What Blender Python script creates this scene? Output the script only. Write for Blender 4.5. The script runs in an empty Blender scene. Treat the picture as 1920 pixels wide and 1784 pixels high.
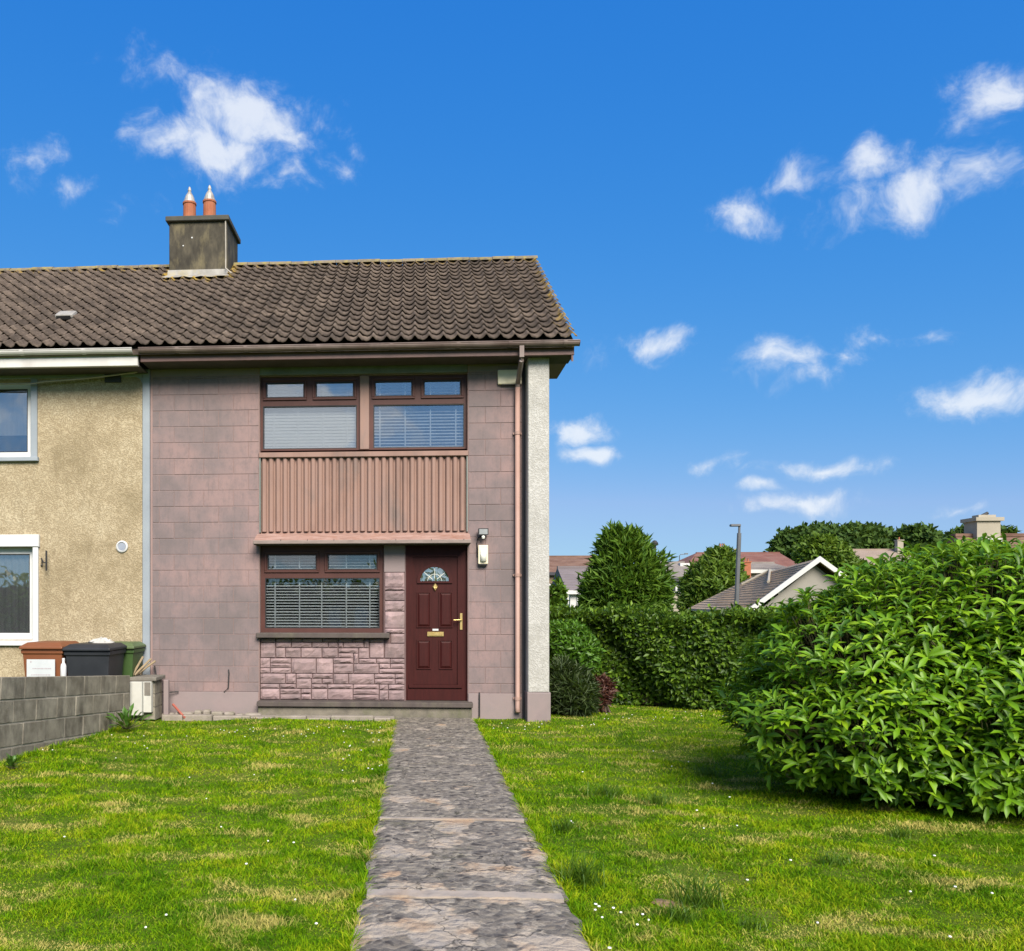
import bpy, math, random
import numpy as np
from mathutils import Vector, Matrix

random.seed(7)
rng = np.random.default_rng(11)
S = bpy.context.scene
COL = S.collection
R = math.radians

# ------------------------------------------------------------------ camera
FPX, YAW, PX0, PY0, CAMZ = 1584.0, R(3.3), 688.0, 1134.0, 1.6
cd = bpy.data.cameras.new('camera')
cam = bpy.data.objects.new('camera', cd)
COL.objects.link(cam)
cam.location = (0, 0, CAMZ)
cam.rotation_euler = (R(90), 0, YAW)
cd.sensor_fit = 'HORIZONTAL'
cd.sensor_width = 36.0
cd.lens = 36.0 * FPX / 1920.0
cd.shift_x = (960 - PX0) / 1920.0
cd.shift_y = (PY0 - 892) / 1920.0
cd.clip_start = 0.1
cd.clip_end = 6000
S.camera = cam
SY, CY = math.sin(YAW), math.cos(YAW)

def at(px, py, Y):
    """point of the place at distance Y in front of the camera's post, from a measurement in the photograph"""
    k = (px - PX0) / FPX
    X = (k * Y * CY - Y * SY) / (CY + k * SY)
    d = -X * SY + Y * CY
    return Vector((X, Y, CAMZ + (PY0 - py) / FPX * d))

def gnd(px, py, z=0.0):
    d = FPX * (CAMZ - z) / (py - PY0)
    xr = (px - PX0) / FPX * d
    return Vector((xr * CY - d * SY, xr * SY + d * CY, z))

def pixdir(px, py):
    fw = Vector((-SY, CY, 0)); rt = Vector((CY, SY, 0))
    return (fw + rt * ((px - PX0) / FPX) + Vector((0, 0, (PY0 - py) / FPX))).normalized()

# ------------------------------------------------------------------ light
SUN_DIR = Vector((0.27, -0.86, 0.72)).normalized()
sd = bpy.data.lights.new('sun', 'SUN')
sd.energy = 4.8
sd.angle = R(34)
sd.color = (1.0, 0.91, 0.78)
sun = bpy.data.objects.new('sun', sd)
COL.objects.link(sun)
sun.location = (20, -20, 30)
sun.rotation_euler = SUN_DIR.to_track_quat('Z', 'Y').to_euler()

S.view_settings.view_transform = 'Standard'
S.view_settings.look = 'None'
S.view_settings.gamma = 1.0
S.view_settings.exposure = 0.75
S.render.engine = 'CYCLES'
S.cycles.use_denoising = True
S.cycles.max_bounces = 5
S.cycles.diffuse_bounces = 3
S.cycles.glossy_bounces = 3
S.cycles.transmission_bounces = 4
S.cycles.transparent_max_bounces = 8
S.cycles.caustics_reflective = False
S.cycles.caustics_refractive = False

# ------------------------------------------------------------------ sky
W = bpy.data.worlds.new('World')
S.world = W
W.use_nodes = True
W.cycles.sampling_method = 'MANUAL'
W.cycles.sample_map_resolution = 512
nt = W.node_tree
nt.nodes.clear()
N = nt.nodes.new
L = nt.links.new
wo = N('ShaderNodeOutputWorld')
bg = N('ShaderNodeBackground')
bg.inputs['Strength'].default_value = 0.115
sky = N('ShaderNodeTexSky')
sky.sky_type = 'NISHITA'
sky.sun_disc = False
sky.sun_elevation = math.asin(SUN_DIR.z)
sky.sun_rotation = math.atan2(SUN_DIR.x, SUN_DIR.y)
sky.altitude = 50
sky.air_density = 1.0
sky.dust_density = 0.1
sky.ozone_density = 4.0
# the photograph's deep, even blue: one tone curve per channel over the whole sky
sep = N('ShaderNodeSeparateColor'); L(sky.outputs[0], sep.inputs[0])
def wmath(op, a, b):
    m = N('ShaderNodeMath'); m.operation = op
    for i, v in enumerate((a, b)):
        if isinstance(v, (int, float)): m.inputs[i].default_value = v
        else: L(v, m.inputs[i])
    return m.outputs[0]
sg = wmath('MULTIPLY', wmath('POWER', sep.outputs[1], .627), .871)
sb_ = wmath('MULTIPLY', wmath('POWER', sep.outputs[2], .217), 2.856)
sr = wmath('MINIMUM', wmath('MULTIPLY', wmath('POWER', sep.outputs[0], 1.54), .200), wmath('MULTIPLY', sg, .60))
hs = N('ShaderNodeCombineColor')
L(sr, hs.inputs[0]); L(sg, hs.inputs[1]); L(sb_, hs.inputs[2])
tc = N('ShaderNodeTexCoord')
warp = N('ShaderNodeTexNoise')
warp.inputs['Scale'].default_value = 9.0
warp.inputs['Detail'].default_value = 3
L(tc.outputs['Generated'], warp.inputs['Vector'])
wsub = N('ShaderNodeVectorMath'); wsub.operation = 'SUBTRACT'
L(warp.outputs['Color'], wsub.inputs[0]); wsub.inputs[1].default_value = (.5, .5, .5)
wsc = N('ShaderNodeVectorMath'); wsc.operation = 'SCALE'
L(wsub.outputs[0], wsc.inputs[0]); wsc.inputs['Scale'].default_value = 0.075
wadd = N('ShaderNodeVectorMath'); wadd.operation = 'ADD'
L(tc.outputs['Generated'], wadd.inputs[0]); L(wsc.outputs[0], wadd.inputs[1])
clouds = [  # centre and half size as seen, weight
    (470, 215, 180, 80, 1.15), (395, 280, 165, 80, 1.05), (545, 345, 62, 32, .6), (300, 140, 90, 50, .62),
    (648, 315, 58, 42, .72), (78, 290, 75, 58, .5), (150, 362, 50, 30, .5), (225, 395, 50, 32, .3),
    (1500, 345, 75, 40, .75), (1420, 380, 95, 42, .70), (1640, 320, 90, 55, .85), (1700, 378, 135, 52, .95),
    (1775, 345, 80, 55, .55), (1885, 165, 95, 62, .8), (1855, 750, 145, 50, .9), (1225, 665, 115, 34, .75),
    (1455, 690, 95, 42, .85), (1500, 725, 60, 26, .6), (1575, 685, 40, 22, .5), (1650, 632, 55, 26, .5), (1752, 622, 42, 20, .42),
    (1075, 812, 85, 44, 1.0), (1110, 862, 66, 27, .95), (1338, 862, 72, 30, .8), (1535, 882, 110, 28, .75),
    (1432, 922, 46, 15, .9), (1500, 948, 115, 30, .95), (1812, 962, 48, 18, .6)]
cl = []
for (x, y, a, b, w) in clouds:
    cl.append((pixdir(x, y), a / FPX * .96, b / FPX * .96, w * .95))
# the same kind of fair-weather clouds go on round the rest of the sky
cl.append((Vector((-1.75, -12, 2.55)).normalized(), .15, .075, 1.8))
cl.append((Vector((-3.4, -12, 2.3)).normalized(), .14, .08, 1.0))
cl.append((Vector((-1.9, -12, .75)).normalized(), .17, .035, 1.0))
cl.append((Vector((.9, -12, .7)).normalized(), .15, .035, 1.0))
cr = random.Random(5)
for i in range(10):
    az = R(cr.uniform(62, 318)); el = R(cr.choice([4, 7, 10, 14, 20, 28, 40, 55]) + cr.uniform(-2, 3))
    if abs(math.degrees(az) - 188) < 16 and el < R(17): continue
    d = Vector((math.sin(az) * math.cos(el), math.cos(az) * math.cos(el), math.sin(el)))
    k = cr.uniform(.05, .15)
    cl.append((d, k, k * cr.uniform(.3, .5), cr.uniform(.6, 1.05)))
# unseen cloud banks behind the viewer, hinted by the panes, added to whiten skylight
for i in range(16):
    az = R(85 + i * 12.7 + cr.uniform(-4, 4)); el = R(cr.choice([16, 24, 34, 46, 58]) + cr.uniform(-3, 3))
    if abs(math.degrees(az) - 187) < 22 and el < R(22): el = R(30)
    cl.append((Vector((math.sin(az) * math.cos(el), math.cos(az) * math.cos(el), math.sin(el))), cr.uniform(.28, .40), cr.uniform(.14, .22), 1.5))
prev = None
for (c, a, b, w) in cl:
    t1 = Vector((c.y, -c.x, 0)).normalized(); t2 = t1.cross(c)
    if t2.z < 0: t2 = -t2
    t1 = t2.cross(c)
    t1 = t1.normalized() / a; t2 = t2.normalized() / b
    d1 = N('ShaderNodeVectorMath'); d1.operation = 'DOT_PRODUCT'; L(wadd.outputs[0], d1.inputs[0]); d1.inputs[1].default_value = t1
    d2 = N('ShaderNodeVectorMath'); d2.operation = 'DOT_PRODUCT'; L(wadd.outputs[0], d2.inputs[0]); d2.inputs[1].default_value = t2
    q1 = wmath('MULTIPLY', d1.outputs['Value'], d1.outputs['Value'])
    q2 = N('ShaderNodeMath'); q2.operation = 'MULTIPLY_ADD'
    L(d2.outputs['Value'], q2.inputs[0]); L(d2.outputs['Value'], q2.inputs[1]); L(q1, q2.inputs[2])
    ma = N('ShaderNodeMath'); ma.operation = 'MULTIPLY_ADD'
    L(wmath('SQRT', q2.outputs[0], 0.0), ma.inputs[0]); ma.inputs[1].default_value = -w; ma.inputs[2].default_value = w
    if prev is None: prev = ma
    else:
        mx = N('ShaderNodeMath'); mx.operation = 'MAXIMUM'
        L(prev.outputs[0], mx.inputs[0]); L(ma.outputs[0], mx.inputs[1]); prev = mx
fine = N('ShaderNodeTexNoise')
fine.inputs['Scale'].default_value = 22.0
fine.inputs['Detail'].default_value = 5
fine.inputs['Roughness'].default_value = .63
fine.inputs['Distortion'].default_value = 0.0
L(wadd.outputs[0], fine.inputs['Vector'])
fm = N('ShaderNodeMath'); fm.operation = 'MULTIPLY_ADD'
L(fine.outputs['Fac'], fm.inputs[0]); fm.inputs[1].default_value = 1.9; fm.inputs[2].default_value = -.99
fa = N('ShaderNodeMath'); fa.operation = 'ADD'
L(prev.outputs[0], fa.inputs[0]); L(fm.outputs[0], fa.inputs[1])
# each cloud's mirror image falls below the horizon: keep only what is above it
up_only = N('ShaderNodeSeparateXYZ'); L(tc.outputs['Generated'], up_only.inputs[0])
mr = N('ShaderNodeMapRange'); mr.interpolation_type = 'SMOOTHERSTEP'
L(fa.outputs[0], mr.inputs['Value'])
mr.inputs['From Min'].default_value = 0.0; mr.inputs['From Max'].default_value = 1.0
mr.inputs['To Min'].default_value = 0.0; mr.inputs['To Max'].default_value = .76
cm = N('ShaderNodeMix'); cm.data_type = 'RGBA'
L(wmath('MULTIPLY', mr.outputs[0], wmath('GREATER_THAN', up_only.outputs['Z'], 0.0)), cm.inputs['Factor'])
L(hs.outputs[0], cm.inputs['A'])
ccr = N('ShaderNodeValToRGB')
ccr.color_ramp.elements[0].position = .15; ccr.color_ramp.elements[0].color = (.38, .42, .48, 1)
ccr.color_ramp.elements[1].position = .75; ccr.color_ramp.elements[1].color = (.50, .515, .53, 1)
L(fa.outputs[0], ccr.inputs[0])
csc = N('ShaderNodeVectorMath'); csc.operation = 'SCALE'; csc.inputs['Scale'].default_value = 10.0
L(ccr.outputs[0], csc.inputs[0]); L(csc.outputs[0], cm.inputs['B'])
L(cm.outputs['Result'], bg.inputs['Color'])
L(bg.outputs[0], wo.inputs[0])

# ------------------------------------------------------------------ materials
def newmat(name):
    m = bpy.data.materials.new(name); m.use_nodes = True
    t = m.node_tree; b = t.nodes['Principled BSDF']
    return m, t, b

def ramp(t, fac, cols, lo=.3, hi=.7):
    r = t.nodes.new('ShaderNodeValToRGB'); e = r.color_ramp.elements
    n = len(cols)
    while len(e) < n: e.new(.5)
    for i, c in enumerate(cols):
        e[i].position = lo + (hi - lo) * (i / max(1, n - 1)); e[i].color = (*c, 1)
    t.links.new(fac, r.inputs[0])
    return r.outputs[0]

def noise(t, vec, scale, detail=5, rough=.6, dist=0.0):
    n = t.nodes.new('ShaderNodeTexNoise')
    n.inputs['Scale'].default_value = scale; n.inputs['Detail'].default_value = detail
    n.inputs['Roughness'].default_value = rough; n.inputs['Distortion'].default_value = dist
    t.links.new(vec, n.inputs['Vector']); return n.outputs['Fac']

def mixc(t, fac, a, b, mode='MIX'):
    m = t.nodes.new('ShaderNodeMix'); m.data_type = 'RGBA'; m.blend_type = mode
    for s, v in ((m.inputs['Factor'], fac), (m.inputs['A'], a), (m.inputs['B'], b)):
        if isinstance(v, (int, float)): s.default_value = v
        elif isinstance(v, tuple): s.default_value = (*v, 1)
        else: t.links.new(v, s)
    return m.outputs['Result']

def mapr(t, v, a, b, c=0.0, d=1.0):
    m = t.nodes.new('ShaderNodeMapRange')
    t.links.new(v, m.inputs['Value'])
    m.inputs['From Min'].default_value = a; m.inputs['From Max'].default_value = b
    m.inputs['To Min'].default_value = c; m.inputs['To Max'].default_value = d
    return m.outputs[0]

def mth(t, op, a, b=None):
    m = t.nodes.new('ShaderNodeMath'); m.operation = op
    for i, v in enumerate((a, b)):
        if v is None: continue
        if isinstance(v, (int, float)): m.inputs[i].default_value = v
        else: t.links.new(v, m.inputs[i])
    return m.outputs[0]

def pos(t, stretch=None):
    g = t.nodes.new('ShaderNodeNewGeometry')
    if stretch is None: return g.outputs['Position']
    m = t.nodes.new('ShaderNodeMapping'); m.inputs['Scale'].default_value = stretch
    t.links.new(g.outputs['Position'], m.inputs['Vector']); return m.outputs[0]

def bump(t, b, h, strength=.3, dist=.01):
    n = t.nodes.new('ShaderNodeBump')
    n.inputs['Strength'].default_value = strength; n.inputs['Distance'].default_value = dist
    t.links.new(h, n.inputs['Height']); t.links.new(n.outputs[0], b.inputs['Normal'])

def surf(name, cols, scale=3.0, rough=.7, bs=60.0, bstr=.3, bd=.004, stretch=None, rnd=0.0, metal=0.0,
         grime=None, gscale=1.2, gamt=.6, spec=.3, coat=0.0):
    """a weathered surface: colours spread by noise, fine relief, optional stain colour, optional per-piece tint"""
    m, t, b = newmat(name)
    p = pos(t, stretch)
    c = ramp(t, noise(t, p, scale, 6, .62), cols) if len(cols) > 1 else None
    if c is None:
        c = mixc(t, mapr(t, noise(t, p, scale, 6), .3, .7, 0, 1), tuple(v * .86 for v in cols[0]), tuple(min(1, v * 1.1) for v in cols[0]))
    if grime:
        g = mapr(t, noise(t, pos(t, (1, 1, .45)), gscale, 7, .65), .5, .72, 0, gamt)
        c = mixc(t, g, c, grime)
    if rnd:
        o = t.nodes.new('ShaderNodeObjectInfo')
        v = mapr(t, o.outputs['Random'], 0, 1, 1 - rnd, 1 + rnd)
        cx = t.nodes.new('ShaderNodeVectorMath'); cx.operation = 'SCALE'
        t.links.new(c, cx.inputs[0]); t.links.new(v, cx.inputs['Scale']); c = cx.outputs[0]
    t.links.new(c, b.inputs['Base Color'])
    b.inputs['Roughness'].default_value = rough; b.inputs['Metallic'].default_value = metal
    b.inputs['Specular IOR Level'].default_value = spec
    b.inputs['Coat Weight'].default_value = coat
    if bstr: bump(t, b, noise(t, pos(t), bs, 5, .7), bstr, bd)
    return m

def leafmat(name, cols, rough=.45, trans=.3, spec=.5, scale=1.2, patch=.35, tcol=None):
    m, t, b = newmat(name)
    g = t.nodes.new('ShaderNodeNewGeometry')
    f = mth(t, 'ADD', mth(t, 'MULTIPLY', g.outputs['Random Per Island'], 1 - patch),
            mth(t, 'MULTIPLY', noise(t, g.outputs['Position'], scale, 3), patch))
    c = ramp(t, f, cols, .12, .88)
    t.links.new(c, b.inputs['Base Color'])
    b.inputs['Roughness'].default_value = rough; b.inputs['Specular IOR Level'].default_value = spec
    tr = t.nodes.new('ShaderNodeBsdfTranslucent')
    t.links.new(mixc(t, .6, c, tcol or (.22, .34, .03)), tr.inputs['Color'])
    ms = t.nodes.new('ShaderNodeMixShader'); ms.inputs[0].default_value = trans
    t.links.new(b.outputs[0], ms.inputs[1]); t.links.new(tr.outputs[0], ms.inputs[2])
    t.links.new(ms.outputs[0], t.nodes['Material Output'].inputs[0])
    return m

def glassmat(name, refl=.3, tint=(.8, .86, .9)):
    m, t, b = newmat(name)
    t.nodes.remove(b)
    tr = t.nodes.new('ShaderNodeBsdfTransparent'); tr.inputs[0].default_value = (*tint, 1)
    gl = t.nodes.new('ShaderNodeBsdfGlossy'); gl.inputs['Roughness'].default_value = .012
    fr = t.nodes.new('ShaderNodeFresnel'); fr.inputs['IOR'].default_value = 1.5
    fac = mth(t, 'MINIMUM', mth(t, 'ADD', mth(t, 'MULTIPLY', fr.outputs[0], .9), refl), 1.0)
    bn = t.nodes.new('ShaderNodeBump'); bn.inputs['Strength'].default_value = .06; bn.inputs['Distance'].default_value = .02
    t.links.new(noise(t, pos(t), 2.2, 2), bn.inputs['Height']); t.links.new(bn.outputs[0], gl.inputs['Normal'])
    ms = t.nodes.new('ShaderNodeMixShader')
    t.links.new(fac, ms.inputs[0]); t.links.new(tr.outputs[0], ms.inputs[1]); t.links.new(gl.outputs[0], ms.inputs[2])
    t.links.new(ms.outputs[0], t.nodes['Material Output'].inputs[0])
    return m

M = {}
def block_paint():
    m, t, b = newmat('painted_block')
    o = t.nodes.new('ShaderNodeObjectInfo')
    p = pos(t)
    n1 = noise(t, p, 1.1, 5, .6)
    big = mth(t, 'ADD', mth(t, 'MULTIPLY', n1, .90), mth(t, 'MULTIPLY', o.outputs['Random'], .07))
    c = ramp(t, big, [(.150, .124, .125), (.190, .148, .149), (.242, .171, .167), (.276, .190, .181)], .34, .72)
    st = mapr(t, noise(t, pos(t, (2.4, 2.4, 1.4)), 4.2, 8, .75), .47, .74, 0, .65)
    c = mixc(t, st, c, (.120, .107, .112))
    c = mixc(t, mapr(t, noise(t, pos(t, (11, 11, .8)), 2.4, 7, .7), .54, .74, 0, .45), c, (.105, .094, .096))
    c = mixc(t, mapr(t, noise(t, p, 38, 5, .8), .56, .74, 0, .3), c, (.34, .26, .25))
    t.links.new(c, b.inputs['Base Color']); b.inputs['Roughness'].default_value = .85
    b.inputs['Specular IOR Level'].default_value = .2
    bump(t, b, noise(t, p, 130, 4, .75), .35, .003)
    return m
M['block'] = block_paint()
M['mortar'] = surf('painted_joint', [(.22, .155, .147), (.28, .195, .182)], 2, .9)
M['plinth'] = surf('grey_mauve_plinth', [(.185, .152, .156), (.235, .188, .188), (.205, .175, .175)], 1.6, .85, grime=(.17, .16, .15), gamt=.5)
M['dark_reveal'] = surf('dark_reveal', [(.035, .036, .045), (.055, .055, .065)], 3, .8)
M['stone'] = surf('pink_stone_cladding', [(.175, .132, .136), (.25, .18, .184), (.31, .222, .225)], 5, .8, 70, .5, .006, rnd=.14, grime=(.18, .14, .13), gscale=3, gamt=.5)
M['stone_joint'] = surf('dark_stone_joint', [(.10, .068, .070), (.14, .09, .09)], 8, .9)
M['rib'] = surf('salmon_painted_panel', [(.205, .130, .108), (.262, .165, .136), (.245, .165, .145)], 2.4, .7, 90, .2, .002, stretch=(1, 1, .35), grime=(.145, .118, .11), gscale=2.2, gamt=.85)
M['beam'] = surf('grey_green_beam', [(.13, .155, .145), (.19, .21, .195)], 3, .8, grime=(.09, .09, .085))
M['brown_pvc'] = surf('brown_window_frame', [(.060, .023, .019), (.084, .033, .027)], 3, .5, 40, .05, .001, spec=.3)
M['door'] = surf('oxblood_door', [(.029, .0050, .0047), (.043, .0074, .0068)], 4, .55, 14, .08, .001, stretch=(8, 8, 1), spec=.18)
M['brass'] = surf('worn_brass', [(.62, .44, .16), (.74, .56, .25)], 20, .35, 60, .1, .001, metal=.85)
M['white_plastic'] = surf('white_plastic', [(.50, .51, .52), (.58, .59, .60)], 2, .4, 60, .05, .001, grime=(.5, .5, .48), gamt=.3)
M['cream_plastic'] = surf('cream_plastic', [(.66, .60, .43), (.74, .69, .52)], 4, .45, 60, .05, .001, grime=(.45, .40, .27), gamt=.4, gscale=6)
M['black_plastic'] = surf('black_plastic', [(.018, .018, .02), (.03, .03, .032)], 6, .45, 80, .1, .001)
M['lens'] = surf('frosted_lens', [(.62, .62, .56), (.72, .72, .66)], 6, .25, 60, .05, .001, spec=.6)
M['floodglass'] = surf('flood_glass', [(.23, .24, .24), (.31, .32, .32)], 9, .15, 60, .05, .001, spec=.7)
M['slat'] = surf('white_blind_slat', [(.80, .81, .80), (.86, .86, .84)], 5, .5, 60, .02, .001)
M['curtain'] = surf('grey_curtain', [(.36, .36, .36), (.46, .46, .46)], 5, .9, stretch=(9, 1, .3))
M['room'] = surf('dim_room', [(.07, .065, .06), (.10, .09, .085)], 1, .9)
M['fascia'] = surf('brown_fascia', [(.11, .066, .060), (.165, .10, .092)], 2.2, .55, 40, .1, .002, stretch=(.5, 1, 3), grime=(.05, .04, .04), gscale=3)
M['gutter'] = surf('brown_gutter', [(.11, .075, .068), (.18, .135, .122), (.27, .22, .205)], 1.6, .42, 60, .08, .001, grime=(.06, .05, .045), gscale=4, spec=.45)
M['soffit'] = surf('dark_soffit', [(.05, .045, .042), (.08, .07, .065)], 4, .8)
M['white_fascia'] = surf('dirty_white_fascia', [(.42, .41, .40), (.56, .55, .53)], 1.8, .5, 40, .08, .002, grime=(.34, .33, .31), gscale=2.5, gamt=.6)
M['pipe'] = surf('salmon_downpipe', [(.34, .215, .18), (.40, .265, .225)], 3, .5, 60, .1, .001, grime=(.30, .20, .17), gamt=.5)
M['step'] = surf('mossy_step', [(.085, .078, .066), (.15, .135, .11), (.20, .18, .145)], 5, .9, 50, .6, .008, grime=(.10, .115, .05), gscale=4)
M['step_edge'] = surf('dark_sill', [(.060, .050, .047), (.095, .078, .072)], 5, .8, 50, .4, .005, grime=(.12, .11, .08), gscale=5)
M['apron_edge'] = surf('weathered_apron_edge', [(.17, .135, .12), (.26, .21, .19)], 5, .8, 60, .2, .003, stretch=(1, 4, 4))
M['apron'] = surf('rusty_apron', [(.21, .13, .108), (.30, .19, .16), (.35, .24, .21)], 4, .7, 60, .2, .003, stretch=(1, 4, 4), grime=(.22, .09, .05), gscale=5, gamt=.6)
M['clay'] = surf('clay_pot', [(.27, .085, .042), (.36, .13, .066)], 7, .8, 80, .2, .003, grime=(.24, .12, .08), gscale=6)
M['zinc'] = surf('zinc_cowl', [(.30, .28, .26), (.44, .42, .39)], 9, .6, 60, .1, .002, metal=.4, grime=(.10, .08, .07), gscale=9)
M['lead'] = surf('pale_flashing', [(.19, .18, .165), (.32, .31, .29)], 6, .7, 60, .3, .005, grime=(.42, .34, .10), gscale=4)
M['concrete_block'] = surf('grey_concrete_block', [(.13, .115, .09), (.205, .186, .150), (.275, .252, .205)], 5, .92, 70, .9, .010, rnd=.15, grime=(.05, .045, .038), gscale=4.5, gamt=.85)
M['pale_mortar'] = surf('pale_mortar', [(.23, .212, .18), (.31, .288, .245)], 9, .95, 120, .5, .006)
M['coping'] = surf('dark_coping', [(.13, .12, .105), (.20, .185, .16)], 7, .9, 80, .6, .01)
M['timber'] = surf('weathered_stake', [(.20, .15, .09), (.30, .235, .15)], 6, .85, 60, .3, .003, stretch=(3, 3, .5))
M['wire'] = surf('pale_cable', [(.30, .27, .23), (.38, .35, .30)], 6, .6)
M['dark_wire'] = surf('dark_cable', [(.02, .02, .022), (.035, .035, .035)], 6, .6)
M['rust_pipe'] = surf('red_pipe', [(.28, .075, .055), (.36, .12, .09)], 6, .6)
M['kerb'] = surf('edging_stone', [(.20, .175, .15), (.30, .265, .23)], 5, .95, 60, .7, .01, grime=(.13, .13, .07), gscale=3)
M['blue_trim'] = surf('blue_grey_trim', [(.21, .24, .275), (.275, .31, .345)], 2, .7, 60, .15, .002, grime=(.22, .25, .28))
M['bin_brown'] = surf('brown_bin', [(.15, .052, .022), (.20, .072, .031)], 3, .5, 120, .15, .001, grime=(.15, .06, .03))
M['bin_black'] = surf('charcoal_bin', [(.014, .016, .021), (.025, .028, .034)], 3, .5, 120, .15, .001)
M['bin_green'] = surf('green_bin', [(.030, .065, .018), (.048, .09, .027)], 3, .5, 120, .15, .001)
M['lid_green'] = surf('green_lid', [(.07, .105, .045), (.10, .14, .062)], 3, .5, 120, .15, .001)
M['bag'] = surf('white_bag', [(.36, .355, .33), (.46, .455, .43)], 5, .5, 40, .4, .008)
M['meter'] = surf('white_meter_box', [(.40, .40, .37), (.50, .50, .465)], 4, .5, 60, .1, .001, grime=(.42, .40, .34), gamt=.5, gscale=4)
M['sheet'] = surf('paper_notice', [(.42, .45, .47), (.48, .51, .53)], 4, .5)
M['print'] = surf('faded_print', [(.36, .30, .33)], 20, .6)

def render_mat(name, cols, wear, swirl=1.0):
    m, t, b = newmat(name)
    p = pos(t)
    n = t.nodes.new('ShaderNodeTexNoise'); n.inputs['Scale'].default_value = 7
    n.inputs['Detail'].default_value = 3; t.links.new(p, n.inputs['Vector'])
    v = t.nodes.new('ShaderNodeVectorMath'); v.operation = 'MULTIPLY_ADD'
    t.links.new(n.outputs['Color'], v.inputs[0]); v.inputs[1].default_value = (.35, .35, .35); t.links.new(p, v.inputs[2])
    w = t.nodes.new('ShaderNodeTexWave'); w.wave_type = 'RINGS'; w.inputs['Scale'].default_value = 8
    w.inputs['Distortion'].default_value = 9; w.inputs['Detail'].default_value = 3; w.inputs['Detail Scale'].default_value = 2.2
    t.links.new(v.outputs[0], w.inputs['Vector'])
    fine = noise(t, p, 55, 4, .7)
    h = mth(t, 'ADD', mth(t, 'MULTIPLY', w.outputs['Fac'], .55 * swirl), mth(t, 'MULTIPLY', fine, .75))
    c = ramp(t, noise(t, p, 1.7, 8, .72), cols, .32, .68)
    c = mixc(t, mapr(t, noise(t, pos(t, (3, 3, .7)), 2.0, 7, .7), .55, .75, 0, .45), c, tuple(v * .5 for v in wear))
    c = mixc(t, mapr(t, h, .38, .95, .6, 0), c, wear)
    t.links.new(c, b.inputs['Base Color']); b.inputs['Roughness'].default_value = .92
    b.inputs['Specular IOR Level'].default_value = .15
    bump(t, b, h, .55, .013)
    return m
M['yellow_render'] = render_mat('yellow_roughcast', [(.27, .222, .142), (.385, .320, .215), (.47, .405, .285)], (.19, .145, .085))
M['white_render'] = render_mat('white_roughcast', [(.33, .325, .305), (.46, .455, .435), (.52, .515, .50)], (.28, .27, .245), .8)

def tile_mat(name, cols, lich=(.33, .22, .035), verge=True):
    m, t, b = newmat(name)
    o = t.nodes.new('ShaderNodeObjectInfo')
    p = pos(t)
    f = mth(t, 'ADD', mth(t, 'MULTIPLY', noise(t, p, 2.4, 5), .6), mth(t, 'MULTIPLY', noise(t, p, 26, 3), .4))
    c = ramp(t, f, cols, .34, .66)
    v = mapr(t, o.outputs['Random'], 0, 1, .85, 1.15)
    s = t.nodes.new('ShaderNodeVectorMath'); s.operation = 'SCALE'; t.links.new(c, s.inputs[0]); t.links.new(v, s.inputs['Scale']); c = s.outputs[0]
    xyz = t.nodes.new('ShaderNodeSeparateXYZ'); t.links.new(p, xyz.inputs[0])
    # lichen grows along the verge and ridge and below the stack
    a1 = mapr(t, xyz.outputs['X'], 1.85, 2.15, 0, .26)
    a2 = mapr(t, xyz.outputs['Z'], 7.45, 7.75, 0, .22)
    dx = mth(t, 'ABSOLUTE', mth(t, 'ADD', xyz.outputs['X'], 3.8))
    a3 = mth(t, 'MULTIPLY', mapr(t, dx, .75, .55, 0, 1), mapr(t, xyz.outputs['Z'], 7.0, 7.3, 0, .30))
    a = mth(t, 'MAXIMUM', mth(t, 'MAXIMUM', a1, a2), a3)
    g = mth(t, 'ADD', noise(t, p, 7.5, 6, .7), a)
    c = mixc(t, mapr(t, g, .68, .84, 0, .9), c, lich)
    c = mixc(t, mapr(t, noise(t, p, 5.2, 6, .7), .64, .74, 0, .6), c, (.035, .032, .03))
    t.links.new(c, b.inputs['Base Color']); b.inputs['Roughness'].default_value = .85
    b.inputs['Specular IOR Level'].default_value = .25
    bump(t, b, noise(t, p, 90, 4, .7), .4, .004)
    return m
M['tile'] = tile_mat('brown_concrete_tile', [(.038, .030, .025), (.075, .058, .047), (.140, .109, .087)])
M['ridge'] = tile_mat('ridge_tile', [(.10, .085, .065), (.16, .135, .10), (.22, .185, .13)], (.25, .21, .07))
M['stack'] = surf('sooty_render', [(.032, .028, .022), (.055, .049, .037), (.095, .082, .058)], 3.2, .9, 60, .4, .006, stretch=(2.2, 2.2, 1.0), grime=(.19, .16, .09), gscale=4.5, gamt=.7)
M['stack_cap'] = surf('stack_cap', [(.05, .05, .044), (.085, .084, .072)], 5, .9, 60, .4, .006)

# ------------------------------------------------------------------ mesh helpers
def link(o, parent=None):
    COL.objects.link(o)
    if parent is not None:
        o.parent = parent
    return o

def tag(o, label, cat=None, group=None, kind=None):
    if label: o['label'] = label
    if cat: o['category'] = cat
    if group: o['group'] = group
    if kind: o['kind'] = kind
    return o

def thing(name, label, cat, group=None):
    return tag(link(bpy.data.objects.new(name, None)), label, cat, group)

def mk(name, v, f, mat, parent=None, smooth=False):
    me = bpy.data.meshes.new(name)
    me.from_pydata([tuple(p) for p in v], [], f)
    me.materials.append(M[mat] if isinstance(mat, str) else mat)
    if smooth: me.shade_smooth()
    me.update()
    return link(bpy.data.objects.new(name, me), parent)

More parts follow.
